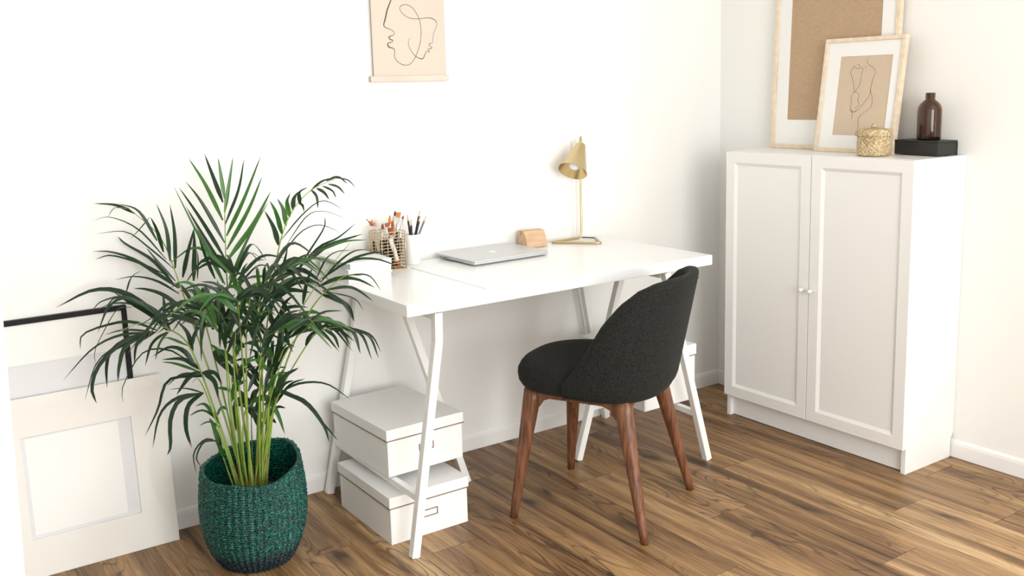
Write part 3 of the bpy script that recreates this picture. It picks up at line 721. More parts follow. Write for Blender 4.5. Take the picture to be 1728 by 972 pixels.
# lamp
def lamp():
    o = Vector((-.860, -.090, DT))
    t = thing('desk_lamp', 'brass desk lamp with cone shade and bent triangular tube base on the desk', 'lamp', o)
    r = .0045
    A = Vector((-.9560, -.0480, DT+r))-o; B = Vector((-.8290, -.1960, DT+r))-o; Cc = Vector((-.7860, -.085, DT+r))-o; F = Vector((-.7960, -.0380, DT+r))-o
    topz = 1.118-DT
    path = [Cc+(B-Cc)*.0]
    base = rounded([F+Vector((.018, -.012, 0)), B+Vector((.02, .0, 0)), A, F], .020, 8, closed=False)
    stem_top = F+Vector((0, 0, topz-.02))
    pts = rounded([F+Vector((.030, -.048, 0)), B, A, F, F+Vector((0, 0, .30)), stem_top], .022, 8, closed=False)
    # bend the top over towards the shade
    hk = Vector((0, 0, 0)); hook = [stem_top+Vector((0, 0, .010)), stem_top+Vector((-.002, -.004, .022)), stem_top+Vector((-.008, -.013, .030)), stem_top+Vector((-.015, -.024, .028)), stem_top+Vector((-.020, -.031, .014)), stem_top+Vector((-.022, -.033, .002))]
    MB().tube(pts+hook, r, 12).build('tube_frame', BRASS, t)
    MB().tube([F+Vector((.002, .0, .0)), F+Vector((.012, -.012, 0)), F+Vector((.022, -.030, 0)), F+Vector((.0305, -.046, 0))], .0022, 8).build('power_cord', BLKPL, t)
    apex = hook[-1]; ax = Vector((-.57, -.27, -.80)).normalized()
    M = Matrix.Translation(apex) @ ax.to_track_quat('Z', 'Y').to_matrix().to_4x4()
    L = .118
    prof_o = [(.006, -.006), (.0125, -.004), (.0175, 0), (.0185, .003), (.0545, L), (.0552, L+.0008), (.0540, L+.0004), (.0178, .005), (0, .003)]
    sh = MB(); sh.lathe(prof_o[:6], 64, M=M); sh.build('lamp_shade', BRASS, t, merge=True)
    sh = MB(); sh.lathe([(.0552, L+.0008), (.0538, L), (.0176, .006), (0.0005, .005)], 64, M=M); sh.build('shade_lining', BRASSIN, t, merge=True)
    sh = MB(); sh.lathe([(.0005, .004), (.013, .006), (.013, .040), (.010, .042), (0.0005, .042)], 32, M=M); sh.build('bulb_socket', BRASSIN, t, merge=True)
    sh = MB(); sh.lathe([(.0002, .042), (.010, .044), (.017, .056), (.0225, .072), (.0238, .085), (.021, .098), (.013, .107), (.0002, .110)], 40, M=M); sh.build('bulb', BULB, t, merge=True)
lamp()
# ceramic cup and pencils
CUPX, CUPY = -1.5500, -.0660
cup = tag(MB().lathe([(0, .0), (.0262, .0), (.0275, .0015), (.0275, .1000), (.0268, .1012), (.0250, .1005), (.0248, .006), (0, .006)], 56).build('pencil_cup', CERAM, loc=(CUPX, CUPY, DT+.0002), merge=True),
    'plain white cylindrical cup holding dark pencils between wire basket and laptop', 'cup')
def pencil(label, base, top, body, group='pencils in the white cup'):
    base, top = Vector(base), Vector(top); L = (top-base).length
    t = thing('pencil', label, 'pencil', base, 0, group); q = (top-base).to_track_quat('Z', 'Y').to_matrix().to_4x4()
    MB().lathe([(0, 0), (.0036, 0), (.0036, L-.022)], 6, M=q, smooth=False).build('shaft', body, t, merge=True)
    MB().lathe([(.0036, L-.022), (.0014, L-.007)], 12, M=q).build('sharpened_tip', BLOCK, t, merge=True)
    MB().lathe([(.0014, L-.007), (0, L)], 8, M=q).build('lead', BLKPL, t, merge=True)
PBLK = mat('black_pencil_paint', (.02, .02, .022), .35); PGRY = mat('grey_pencil_paint', (.16, .16, .16), .4)
for lab, (tx, tz), dy, body in (
    ('black pencil in the white cup leaning furthest left', (-1.5665, .912), -.006, PBLK),
    ('short black pencil second from the left in the white cup', (-1.5590, .897), -.016, PBLK),
    ('black pencil with bare wood tip right of centre in the white cup', (-1.5195, .906), -.012, PBLK),
    ('tallest dark pencil in the white cup', (-1.5120, .921), .004, PBLK),
    ('grey pencil in the white cup leaning furthest right', (-1.4900, .902), .0, PGRY)):
    dx = tx-CUPX; k = .0
    q = .17/(tz-DT)
    pencil(lab, (CUPX-dx*.30, CUPY-dy*.5, DT+.0075), (tx, CUPY+dy, tz), body)
# wire basket
BX0, BX1, BY0, BY1, BH = -1.700, -1.612, -.137, -.047, .128
def wire_basket():
    o = Vector(((BX0+BX1)/2, (BY0+BY1)/2, DT+.0002)); hx, hy = (BX1-BX0)/2, (BY1-BY0)/2
    t = thing('wire_basket', 'square gold wire desk organiser full of paint brushes beside the white cup', 'basket', o)
    b = MB(); r = .0011
    for k in range(13):
        z = .0015+k*(BH-.003)/12; rr = r*1.5 if k in (0, 12) else r
        b.tube(rounded([(-hx, -hy, z), (hx, -hy, z), (hx, hy, z), (-hx, hy, z)], .006, 4), rr, 6, closed=True)
    for k in range(5):
        u = -1+2*k/4
        for s in (-1, 1):
            if k in (0, 4): continue
            b.tube([(u*hx, s*hy, .001), (u*hx, s*hy, BH-.001)], r, 6); b.tube([(s*hx, u*hy, .001), (s*hx, u*hy, BH-.001)], r, 6)
    for sx in (-1, 1):
        for sy in (-1, 1): b.tube([(sx*(hx-.001), sy*(hy-.001), .001), (sx*(hx-.001), sy*(hy-.001), BH-.001)], r*1.6, 6)
    for k in range(1, 6):
        u = -1+2*k/6; b.tube([(-hx, u*hy, .0016), (hx, u*hy, .0016)], r, 6)
    b.build('wire_cage', GOLDW, t)
wire_basket()
BRH = mat('brush_handle_black', (.015, .015, .018), .3); BRW = mat('brush_handle_pale', (.75, .70, .66), .4)
FER = mat('brush_ferrule', (.72, .73, .75), .25, metal=.8); BRI = mat('russet_bristle', (.34, .10, .035), .8, bump=.5, bscale=500); BRO = mat('orange_bristle', (.62, .24, .06), .8, bump=.4, bscale=500)
def brush(label, bx_, by_, tx, ty, tz, rf, kind, handle, bri, bl=.022, fl=.040):
    base = Vector((bx_, by_, DT+.004)); top = Vector((tx, ty, tz)); L = (top-base).length
    t = thing('paint_brush', label, 'brush', base, 0, 'paint brushes in the wire basket'); q = (top-base).to_track_quat('Z', 'Y').to_matrix().to_4x4()
    h1 = L-bl-fl
    MB().lathe([(0, 0), (.0022, .001), (.0030, h1*.35), (.0046, h1*.8), (.0040, h1)], 12, M=q).build('handle', handle, t, merge=True)
    def fl_fn(k): return (lambda v, a, j: Vector((v.x*(1+k*(v.z-h1)/(fl+bl)), v.y*(1-.55*min(1, k)*(v.z-h1)/(fl+bl)), v.z)))
    flat = kind == 'flat'
    MB().lathe([(.0042, h1-.001), (.0042, h1+fl*.3), (rf, h1+fl), (rf*.9, h1+fl)], 20, M=q, fn=fl_fn(1.0) if flat else None).build('ferrule', FER, t)
    pf = [(rf*.95, h1+fl), (rf*1.15, h1+fl+bl*.4), (rf*1.15, L), (0, L)] if flat else [(rf*.95, h1+fl), (rf*1.2, h1+fl+bl*.35), (rf*.7, h1+fl+bl*.75), (0, L)]
    MB().lathe(pf, 20, M=q, fn=fl_fn(1.0) if flat else None).build('bristles', bri, t, merge=True)
for a in (
    ('pointed orange tip brush, tallest at the left of the wire basket', -1.652, -.085, -1.6510, -.110, .9225, .0045, 'round', BRH, BRO, .030, .040),
    ('flat russet brush standing left of the pointed orange brush', -1.668, -.110, -1.6660, -.118, .8975, .0050, 'flat', BRH, BRI, .013, .040),
    ('small russet brush furthest left among the upright brushes', -1.680, -.085, -1.6715, -.095, .8955, .0042, 'round', BRH, BRI, .020, .035),
    ('low dark red flat brush behind the front wires', -1.655, -.125, -1.6590, -.128, .8820, .0048, 'flat', BRH, BRI, .024, .030),
    ('thin grey tip brush next to the pointed orange brush', -1.640, -.070, -1.6395, -.090, .9100, .0030, 'round', BRH, FER, .016, .035),
    ('angled brown brush in the middle of the wire basket', -1.640, -.100, -1.6300, -.085, .9005, .0055, 'round', BRH, BRI, .026, .030),
    ('thin pale brush leaning left near the right of the wire basket', -1.625, -.060, -1.6130, -.060, .9120, .0022, 'round', BRW, SAND, .018, .030),
    ('orange square tipped brush, tallest at the right of the wire basket', -1.648, -.118, -1.6090, -.090, .9250, .0044, 'flat', BRH, BRO, .016, .045),
    ('dark pointed brush behind the orange square tipped brush', -1.634, -.065, -1.6080, -.066, .9290, .0034, 'round', BRH, BRH, .018, .045),
    ('slim silver brush closest to the white cup', -1.640, -.112, -1.5990, -.104, .9150, .0036, 'round', BRH, BRI, .012, .060)):
    brush(*a)
for k in range(9):
    u, v = (k % 3-1)*.026+.004*math.sin(k*7), (k//3-1)*.026+.004*math.cos(k*5)
    bb, tt = Vector((-1.656+u*.8, -.092+v*.8, DT+.004)), Vector((-1.656+u*1.15+.004*math.sin(k*3), -.092+v*1.1, DT+.098+.004*math.sin(k*5)))
    L = (tt-bb).length; o = thing('paint_brush', 'dark brush handle standing upside down low inside the wire basket', 'brush', bb, 0, 'dark handles low in the wire basket')
    q = (tt-bb).to_track_quat('Z', 'Y').to_matrix().to_4x4()
    MB().lathe([(0, 0), (.005, .001), (.0062, .012), (.0058, .024), (0, .026)], 12, M=q).build('bristles', BRI, o, merge=True)
    MB().lathe([(0, .026), (.0058, .026), (.0060, .060), (.0050, L-.01), (.003, L), (0, L)], 12, M=q).build('handle', BRH, o, merge=True)
# thick pale brush lying low, and a dried orange flower
wbr = thing('paint_brush', 'thick white handled brush head down inside the front of the wire basket', 'brush', (-1.640, -.125, DT+.03), 0, 'paint brushes in the wire basket')
q = Vector((-.024, -.004, .075)).to_track_quat('Z', 'Y').to_matrix().to_4x4()
MB().lathe([(0, -.022), (.006, -.018), (.0095, -.004), (.008, 0)], 20, M=q).build('bristles', BRI, wbr, merge=True)
MB().lathe([(.008, 0), (.0072, .02), (.0085, .055), (.0065, .078), (0, .082)], 20, M=q).build('handle', BRW, wbr, merge=True)
fl = thing('dried_flower', 'orange dried flower sticking out at the left of the wire basket', 'flower', (-1.672, -.088, DT+.006))
hd = Vector((-.040, -.010, .143)); MB().tube(spline([(0, 0, 0), (-.014, -.004, .09), (-.022, -.006, .131), tuple(hd)], 12), .0011, 6).build('stem', BRW, fl)
b = MB(); rnd = random.Random(4)
for k in range(26):
    a = rnd.uniform(0, 2*PI); e = rnd.uniform(-.2, 1.2); L = rnd.uniform(.018, .030)
    d = Vector((math.cos(a)*math.cos(e), math.sin(a)*math.cos(e), math.sin(e))); s = d.cross(Vector((0, 0, 1))).normalized()*.0034
    p = hd; b.add([p-s*.4, p+s*.4, p+d*L*.6+s, p+d*L, p+d*L*.6-s], [(0, 1, 2, 3, 4)])
b.build('petals', BRO, fl)
MB().tube([hd+Vector((.0, 0, .0)), hd+Vector((-.010, 0, .014)), hd+Vector((-.018, .002, .024))], .0014, 6).build('twig', BRI, fl)
# books
def book(name, label, cat, z, h, x0, y0, x1, y1, rot=0, spiral=False):
    t = thing(name, label, cat, ((x0+x1)/2, (y0+y1)/2, z), rot, 'white books piled at the plant end of the desk'); hw, hd_ = (x1-x0)/2, (y1-y0)/2
    if spiral:
        MB().box((-hw, -hd_, 0), (hw, hd_, .0016)).build('back_cover', CARD, t, bevel=.0004)
        MB().box((-hw+.012, -hd_+.001, .0020), (hw-.001, hd_-.001, h-.0025)).build('pages', PAPERW, t)
        MB().box((-hw, -hd_, h-.0022), (hw, hd_, h)).build('front_cover', MARB, t, bevel=.0004)
        b = MB(); n = 26
        for k in range(n):
            y = -hd_+.010+(2*hd_-.02)*k/(n-1)
            pts = [(-hw+.004+math.cos(a)*(.007), y, h/2+math.sin(a)*(h/2+.001)) for a in [i/10*2*PI for i in range(10)]]
            b.tube(pts, .0005, 5, closed=True)
        b.build('spiral_binding', FER, t)
    else:
        MB().box((-hw, -hd_, 0), (hw, hd_, .0022)).build('back_cover', CARD, t, bevel=.0005)
        MB().box((-hw, -hd_+.0, .0022), (-hw+.003, hd_, h-.0022)).build('spine', CARD, t)
        MB().box((-hw+.0030, -hd_+.003, .0023), (hw-.003, hd_-.003, h-.0023)).build('pages', PAPERW, t)
        MB().box((-hw, -hd_, h-.0022), (hw, hd_, h)).build('front_cover', CARD, t, bevel=.0005)
MARB = mat('pale_marbled_cover', (.74, .75, .73), .55, var=.06, vscale=12)
book('book', 'white hardback book at the bottom of the pile on the desk', 'book', DT+.0002, .023, -1.874, -.250, -1.724, -.040)
book('book', 'white hardback book in the middle of the pile under the spiral notebook', 'book', DT+.0235, .019, -1.873, -.246, -1.722, -.038, .01)
book('spiral_notebook', 'pale marbled spiral notebook on top of the white books', 'notebook', DT+.0430, .021, -1.876, -.248, -1.722, -.030, -.01, spiral=True)

# ================================================================== THE PALM IN ITS BASKET
PX, PY = -2.245, -.335
def rimz(a):   # the soft rim stands higher towards the back and right
    return .2890+.020*math.cos(a-.9)+.006*math.cos(2*a-.5)+.003*math.sin(5*a)
pot = thing('woven_planter', 'dark teal woven seagrass basket on the floor holding the palm', 'basket', (PX, PY, 0))
def planter():
    NA, NZ = 460, 170; H = .30
    def rad(q):      # q 0..1 up the wall
        pts = [(0, .098), (.06, .110), (.15, .124), (.3, .139), (.45, .146), (.6, .1475), (.75, .1455), (.9, .1405), (1, .137)]
        for (a, r0), (c, r1) in zip(pts[:-1], pts[1:]):
            if q <= c:
                t = (q-a)/(c-a); return r0+(r1-r0)*t
        return pts[-1][1]
    ncol, nrow = 46, 40
    vs = []; 
    for j in range(NZ+1):
        q = j/NZ
        for i in range(NA):
            a = 2*PI*i/NA; z = .004+(rimz(a)-.004)*q
            ph = a*ncol/(2*PI); fx = ph-math.floor(ph); tri = abs(fx-.5)*2
            nzv = mnoise.noise(Vector((math.cos(a)*26, math.sin(a)*26, z*180)))
            ru = q*nrow+.55*tri+.25*nzv
            d = .0026*(1-tri**2.2)+.0024*math.sin(2*PI*ru)*(1-.4*tri)+.0026*nzv+.0016*mnoise.noise(Vector((math.cos(a)*60, math.sin(a)*60, z*420)))
            r = rad(q)+d+.003*mnoise.noise(Vector((math.cos(a)*1.5, math.sin(a)*1.5, z*6)))
            vs.append((r*math.cos(a), r*math.sin(a), z+.0012*nzv))
    for j in range(NZ+1):     # inner skin, coming down
        q = 1-j/NZ
        for i in range(NA):
            a = 2*PI*i/NA; z = .008+(rimz(a)-.008)*q
            nzv = mnoise.noise(Vector((math.cos(a)*26, math.sin(a)*26, z*180+9)))
            r = rad(q)-.0085+.0012*nzv-.0015*abs(math.sin(q*nrow*PI))
            if j == 0: r += .002; z += .002
            vs.append((r*math.cos(a), r*math.sin(a), z))
    N = 2*(NZ+1); fs = [(j*NA+i, j*NA+(i+1) % NA, (j+1)*NA+(i+1) % NA, (j+1)*NA+i) for j in range(N-1) for i in range(NA)]
    fs += [tuple(range(NA-1, -1, -1)), tuple(range((N-1)*NA, N*NA))]
    MB().add(vs, fs, 0, True).build('basket_wall', TEAL, pot)
planter()
palm = thing('potted_palm', 'bushy green kentia palm with long drooping leaflets growing in the teal basket', 'plant', (PX, PY, .02))
PO = Vector((PX, PY, .02))
MB().lathe([(.085, 0), (.092, .005), (.106, .165), (.108, .170), (.102, .170), (.096, .150)], 40).build('nursery_pot', BLKPL, palm)
MB().lathe([(0, .152), (.05, .155), (.0955, .150)], 40, fn=lambda v, a, j: v+Vector((0, 0, .003*math.sin(7*a)))).build('soil', SOIL, palm, merge=True)

CAMV = Vector((.5565, .8146, -.16)).normalized()
def leaflet(b, pts, w, rnd, mi):
    n = 10; P = spline(pts, n); vs = []
    tilt = rnd.uniform(-.4, .4); N0 = None
    for i, q in enumerate(P):
        a, c = P[max(i-1, 0)], P[min(i+1, n)]; T = (c-a).normalized()
        base = Vector((-.35, -.6, .72))+Vector((rnd_dir[0], rnd_dir[1], 0))*.0
        nrm = (base-T*base.dot(T))
        if nrm.length < .25:
            alt = -CAMV; nrm = nrm+(alt-T*alt.dot(T))
        nrm.normalize(); sd = T.cross(nrm)
        nr = nrm*math.cos(tilt)+sd*math.sin(tilt); sd = T.cross(nr)
        t = i/n; ww = w*.5*(min(1, .25+t*3.2))*(max(0, 1-t)**.62)*1.12 + .00018
        vs += [q+sd*ww+nr*ww*.28, q-nr*0, q-sd*ww+nr*ww*.28]
    fs = []
    for i in range(n):
        k = i*3; fs += [(k, k+1, k+4, k+3), (k+1, k+2, k+5, k+4)]
    nt = len(fs); b.add(vs, fs, mi, True)
    if w > .008 and rnd.random() < .5:
        for k in range(2): b.m[-1-k] = 4
rnd_dir = (0, 0)
def frond(stem, sw, leaves, rnd, bright=.2, auto=None):
    b = MB(); P = spline([Vector(q) for q in stem], 28)
    base = Vector((PX+(P[0].x-PX)*.8, PY+(P[0].y-PY)*.8, .165)); P = [base]+P
    P = [p-PO for p in P]; m = len(P)
    r0 = sw*.00040
    b.tube(P, [r0*(1.25-.95*i/(m-1)) for i in range(m)], 8, 2)
    b.tube([P[0]-Vector((0, 0, .01)), P[0].lerp(P[2], .6), P[2], P[3]], [r0*2.0, r0*1.7, r0*1.4, r0*1.0], 8, 3)
    for k, (c, w) in enumerate(leaves):
        pts = [Vector(c[i:i+3])-PO for i in range(0, len(c), 3)]
        leaflet(b, pts, w/1000, rnd, 1 if rnd.random() < bright else 0)
    if auto:                     # leaflets generated along the upper part of the stem
        t0, n, L, droop, w = auto
        for k in range(n):
            t = t0+(1-t0)*(k+rnd.random()*.5)/n; i = min(int(t*(m-1)), m-2); q = P[i].lerp(P[i+1], t*(m-1)-i)
            T = (P[i+1]-P[i]).normalized(); side = T.cross(Vector((0, 0, 1)))
            if side.length < .2: side = Vector((rnd.uniform(-1, 1), rnd.uniform(-1, 1), 0))
            side.normalize(); s = 1 if k % 2 else -1
            an = math.radians(rnd.uniform(28, 58)); d = (T*math.cos(an)+side*s*math.sin(an)+Vector((0, 0, .15))).normalized()
            LL = L*rnd.uniform(.65, 1.1)*(1-.45*abs((t-t0)/(1-t0)-.45))
            p1 = q+d*LL*.5; p2 = q+d*LL*.95+Vector((0, 0, -droop*LL*rnd.uniform(.5, 1.2)))
            for pp in (p1, p2):
                if pp.y+PY > -.035: pp.y = -.035-PY
            leaflet(b, [q, p1, p2], w*rnd.uniform(.7, 1.15), rnd, 1 if rnd.random() < bright else 0)
    return b.build('frond', [LEAFD, LEAFB, STEMM, STEMB, TIPM], palm)
PALM = {
 1: ([[-2.246,-0.348,0.232],[-2.249,-0.308,0.424],[-2.247,-0.262,0.658],[-2.241,-0.233,0.824],[-2.222,-0.205,1.032]], 9, [
  [[-2.253,-0.231,0.795,-2.289,-0.192,0.906,-2.313,-0.17,0.979,-2.343,-0.14,1.074],8.3],
  [[-2.227,-0.204,1.021,-2.232,-0.15,1.09,-2.236,-0.097,1.156],13.8],
  [[-2.222,-0.205,1.032,-2.226,-0.201,1.098,-2.23,-0.201,1.148],12.4],
  [[-2.226,-0.209,0.993,-2.206,-0.202,1.069,-2.185,-0.195,1.148],12.4],
  [[-2.228,-0.215,0.96,-2.2,-0.264,1.056,-2.19,-0.301,1.147],12.4],
  [[-2.229,-0.221,0.927,-2.174,-0.223,1.023,-2.113,-0.223,1.148],13.8],
  [[-2.233,-0.226,0.889,-2.175,-0.261,0.998,-2.136,-0.285,1.094],13.8],
  [[-2.237,-0.23,0.856,-2.151,-0.216,0.947,-2.079,-0.192,1.041],16.6],
  [[-2.24,-0.241,0.785,-2.199,-0.294,0.91,-2.147,-0.354,1.031],19.3],
  [[-2.233,-0.21,0.971,-2.257,-0.153,1.07,-2.283,-0.099,1.146],13.8],
  [[-2.236,-0.22,0.908,-2.29,-0.213,1.027,-2.333,-0.224,1.091],13.8],
  [[-2.24,-0.227,0.862,-2.275,-0.148,0.97,-2.31,-0.073,1.063],12.4],
  [[-2.243,-0.232,0.823,-2.289,-0.22,0.923,-2.333,-0.21,1.02],13.8],
  [[-2.249,-0.235,0.791,-2.281,-0.172,0.911,-2.303,-0.129,0.971],11.0],
  [[-2.27,-0.217,0.808,-2.298,-0.235,0.881,-2.32,-0.261,0.942],11.0],
  [[-2.221,-0.253,0.79,-2.174,-0.259,0.847,-2.136,-0.268,0.854],9.7],
  [[-2.223,-0.255,0.779,-2.182,-0.313,0.844,-2.162,-0.368,0.852],6.9],
  [[-2.236,-0.245,0.785,-2.259,-0.209,0.765,-2.27,-0.192,0.701],9.7],
  [[-2.213,-0.26,0.784,-2.214,-0.313,0.759,-2.199,-0.373,0.75],13.8],
  [[-2.273,-0.244,0.66,-2.261,-0.291,0.728,-2.242,-0.345,0.785],13.8],
  [[-2.263,-0.249,0.67,-2.259,-0.228,0.734,-2.26,-0.203,0.804],15.2],
  [[-2.245,-0.254,0.708,-2.221,-0.319,0.722,-2.195,-0.394,0.687],12.4],
  [[-2.264,-0.243,0.698,-2.298,-0.194,0.711,-2.331,-0.152,0.692],12.4],
  [[-2.228,-0.315,0.458,-2.192,-0.35,0.473,-2.175,-0.384,0.433,-2.168,-0.413,0.377],20.7],
  [[-2.23,-0.301,0.52,-2.272,-0.315,0.51,-2.286,-0.351,0.485],13.8],
  [[-2.253,-0.248,0.712,-2.233,-0.298,0.675,-2.232,-0.335,0.645],15.2],
  [[-2.265,-0.249,0.66,-2.226,-0.237,0.635,-2.217,-0.213,0.568],12.4],
  [[-2.229,-0.308,0.489,-2.201,-0.298,0.535,-2.184,-0.285,0.556],12.4],
  [[-2.229,-0.27,0.68,-2.269,-0.271,0.702,-2.312,-0.275,0.7],13.8],
 ]),
 2: ([[-2.269,-0.333,0.228],[-2.297,-0.278,0.444],[-2.336,-0.216,0.664],[-2.363,-0.178,0.815],[-2.393,-0.145,0.933],[-2.461,-0.093,1.019]], 7, [
  [[-2.445,-0.105,1.001,-2.478,-0.042,1.022,-2.536,-0.035,1.032],10.2],
  [[-2.401,-0.141,0.923,-2.442,-0.138,1.009,-2.496,-0.139,1.037],10.2],
  [[-2.461,-0.094,1.015,-2.482,-0.035,1.014,-2.503,-0.035,0.991],6.8],
  [[-2.385,-0.158,0.87,-2.446,-0.133,0.958,-2.513,-0.114,0.998,-2.561,-0.117,0.993],6.8],
  [[-2.37,-0.17,0.844,-2.413,-0.102,0.898,-2.458,-0.035,0.943,-2.537,-0.035,0.946],5.1],
  [[-2.389,-0.152,0.891,-2.408,-0.178,0.958,-2.429,-0.207,0.999],12.0],
  [[-2.412,-0.127,0.989,-2.439,-0.107,0.954,-2.46,-0.09,0.929],5.1],
  [[-2.376,-0.164,0.865,-2.381,-0.171,0.955,-2.402,-0.171,1.031],12.0],
  [[-2.366,-0.173,0.844,-2.345,-0.117,0.935,-2.335,-0.056,1.013],12.0],
  [[-2.351,-0.186,0.818,-2.339,-0.217,0.893,-2.325,-0.25,0.967],13.7],
  [[-2.393,-0.157,0.829,-2.444,-0.094,0.859,-2.504,-0.035,0.88,-2.547,-0.035,0.874],6.8],
  [[-2.369,-0.175,0.808,-2.412,-0.167,0.87,-2.441,-0.173,0.914],8.6],
  [[-2.364,-0.183,0.772,-2.41,-0.14,0.808,-2.459,-0.099,0.822,-2.506,-0.064,0.814],8.6],
  [[-2.352,-0.198,0.719,-2.4,-0.165,0.769,-2.442,-0.141,0.789,-2.473,-0.128,0.794],13.7],
  [[-2.325,-0.242,0.546,-2.372,-0.262,0.55,-2.422,-0.288,0.513],24.1],
  [[-2.303,-0.264,0.504,-2.269,-0.27,0.488,-2.262,-0.263,0.452],15.5],
 ]),
 3: ([[-2.28,-0.326,0.228],[-2.316,-0.283,0.432],[-2.361,-0.244,0.624],[-2.412,-0.23,0.686],[-2.478,-0.216,0.712],[-2.541,-0.213,0.697]], 7, [
  [[-2.507,-0.187,0.793,-2.492,-0.204,0.839,-2.473,-0.231,0.858],8.3],
  [[-2.421,-0.227,0.714,-2.498,-0.147,0.785,-2.57,-0.082,0.795,-2.662,-0.035,0.751],18.4],
  [[-2.426,-0.226,0.715,-2.5,-0.196,0.783,-2.568,-0.183,0.781,-2.602,-0.199,0.758],6.7],
  [[-2.43,-0.225,0.721,-2.47,-0.161,0.757,-2.517,-0.097,0.769,-2.548,-0.058,0.714],11.7],
  [[-2.421,-0.227,0.712,-2.407,-0.184,0.746,-2.398,-0.141,0.77],13.4],
  [[-2.408,-0.231,0.681,-2.439,-0.195,0.721,-2.484,-0.15,0.756,-2.522,-0.112,0.787],20.2],
  [[-2.408,-0.231,0.681,-2.434,-0.216,0.734,-2.474,-0.194,0.772],13.5],
  [[-2.417,-0.229,0.682,-2.463,-0.159,0.744,-2.52,-0.091,0.752,-2.561,-0.042,0.728],10.1],
  [[-2.462,-0.217,0.754,-2.515,-0.211,0.786,-2.561,-0.22,0.769,-2.599,-0.242,0.709],11.6],
  [[-2.496,-0.2,0.756,-2.528,-0.172,0.751,-2.562,-0.152,0.696,-2.591,-0.138,0.636,-2.592,-0.137,0.599],5.0],
  [[-2.44,-0.224,0.685,-2.496,-0.185,0.712,-2.552,-0.152,0.707,-2.614,-0.119,0.683,-2.625,-0.123,0.644],10.0],
  [[-2.45,-0.222,0.683,-2.506,-0.13,0.68,-2.545,-0.053,0.658],8.4],
  [[-2.459,-0.22,0.682,-2.534,-0.191,0.681,-2.604,-0.171,0.65,-2.681,-0.155,0.574],10.0],
  [[-2.459,-0.22,0.682,-2.517,-0.169,0.655,-2.583,-0.118,0.599,-2.622,-0.095,0.49],11.7],
  [[-2.459,-0.22,0.682,-2.526,-0.188,0.661,-2.588,-0.166,0.6,-2.613,-0.17,0.543,-2.609,-0.189,0.503],21.7],
  [[-2.459,-0.221,0.679,-2.543,-0.149,0.635,-2.561,-0.123,0.585,-2.564,-0.111,0.519],16.7],
  [[-2.455,-0.221,0.681,-2.522,-0.212,0.655,-2.55,-0.233,0.608,-2.564,-0.262,0.571],18.4],
  [[-2.445,-0.223,0.683,-2.485,-0.175,0.646,-2.495,-0.152,0.585],15.1],
  [[-2.417,-0.229,0.679,-2.46,-0.232,0.653,-2.488,-0.25,0.6],15.1],
  [[-2.413,-0.229,0.678,-2.435,-0.212,0.645,-2.449,-0.202,0.598],15.1],
  [[-2.403,-0.233,0.68,-2.385,-0.287,0.724,-2.363,-0.35,0.744],10.1],
  [[-2.412,-0.23,0.686,-2.416,-0.212,0.725,-2.409,-0.199,0.774],13.4],
  [[-2.356,-0.25,0.581,-2.381,-0.244,0.621,-2.418,-0.236,0.636,-2.462,-0.23,0.617],17.0],
  [[-2.344,-0.258,0.564,-2.369,-0.19,0.583,-2.411,-0.116,0.574],15.3],
  [[-2.349,-0.255,0.559,-2.4,-0.228,0.584,-2.435,-0.214,0.593],10.2],
  [[-2.356,-0.25,0.575,-2.399,-0.196,0.614,-2.446,-0.146,0.617,-2.48,-0.113,0.584,-2.518,-0.086,0.504,-2.518,-0.078,0.458],5.1],
  [[-2.337,-0.263,0.543,-2.379,-0.198,0.541,-2.41,-0.147,0.502],15.3],
  [[-2.341,-0.26,0.543,-2.425,-0.233,0.542,-2.465,-0.25,0.47,-2.508,-0.263,0.408],13.6],
  [[-2.369,-0.242,0.634,-2.398,-0.165,0.645,-2.404,-0.108,0.629],10.2],
  [[-2.361,-0.244,0.623,-2.349,-0.288,0.687,-2.322,-0.351,0.705],15.3],
  [[-2.357,-0.247,0.617,-2.352,-0.188,0.658,-2.362,-0.122,0.684],15.3],
  [[-2.336,-0.263,0.553,-2.321,-0.306,0.534,-2.324,-0.34,0.496],17.0],
  [[-2.341,-0.26,0.554,-2.304,-0.257,0.546,-2.283,-0.249,0.507],15.3],
 ]),
 4: ([[-2.286,-0.322,0.225],[-2.316,-0.331,0.358],[-2.355,-0.346,0.508],[-2.388,-0.391,0.576],[-2.421,-0.452,0.589]], 6, [
  [[-2.367,-0.355,0.524,-2.428,-0.308,0.509,-2.469,-0.282,0.464,-2.494,-0.275,0.374],13.2],
  [[-2.367,-0.355,0.524,-2.425,-0.332,0.509,-2.455,-0.335,0.46,-2.465,-0.354,0.396,-2.479,-0.363,0.376],18.1],
  [[-2.367,-0.355,0.524,-2.402,-0.329,0.488,-2.413,-0.325,0.427,-2.405,-0.333,0.37],21.4],
  [[-2.367,-0.355,0.524,-2.417,-0.364,0.549,-2.463,-0.378,0.559],8.2],
  [[-2.325,-0.327,0.365,-2.355,-0.292,0.37,-2.383,-0.267,0.328,-2.381,-0.267,0.268],6.8],
  [[-2.334,-0.324,0.371,-2.368,-0.319,0.373,-2.393,-0.328,0.339,-2.39,-0.353,0.319],6.8],
 ]),
 5: ([[-2.24,-0.351,0.237],[-2.191,-0.309,0.5],[-2.122,-0.27,0.779],[-2.062,-0.246,0.944],[-1.985,-0.244,1.033],[-1.888,-0.265,1.074]], 7, [
  [[-2.089,-0.25,0.887,-2.083,-0.205,0.933,-2.088,-0.152,0.981],17.6],
  [[-2.075,-0.247,0.919,-2.095,-0.275,0.975,-2.124,-0.299,1.025],17.7],
  [[-2.062,-0.247,0.941,-2.047,-0.198,0.981,-2.043,-0.145,1.012],17.7],
  [[-2.047,-0.244,0.965,-2.054,-0.251,1.009,-2.05,-0.269,1.038],16.0],
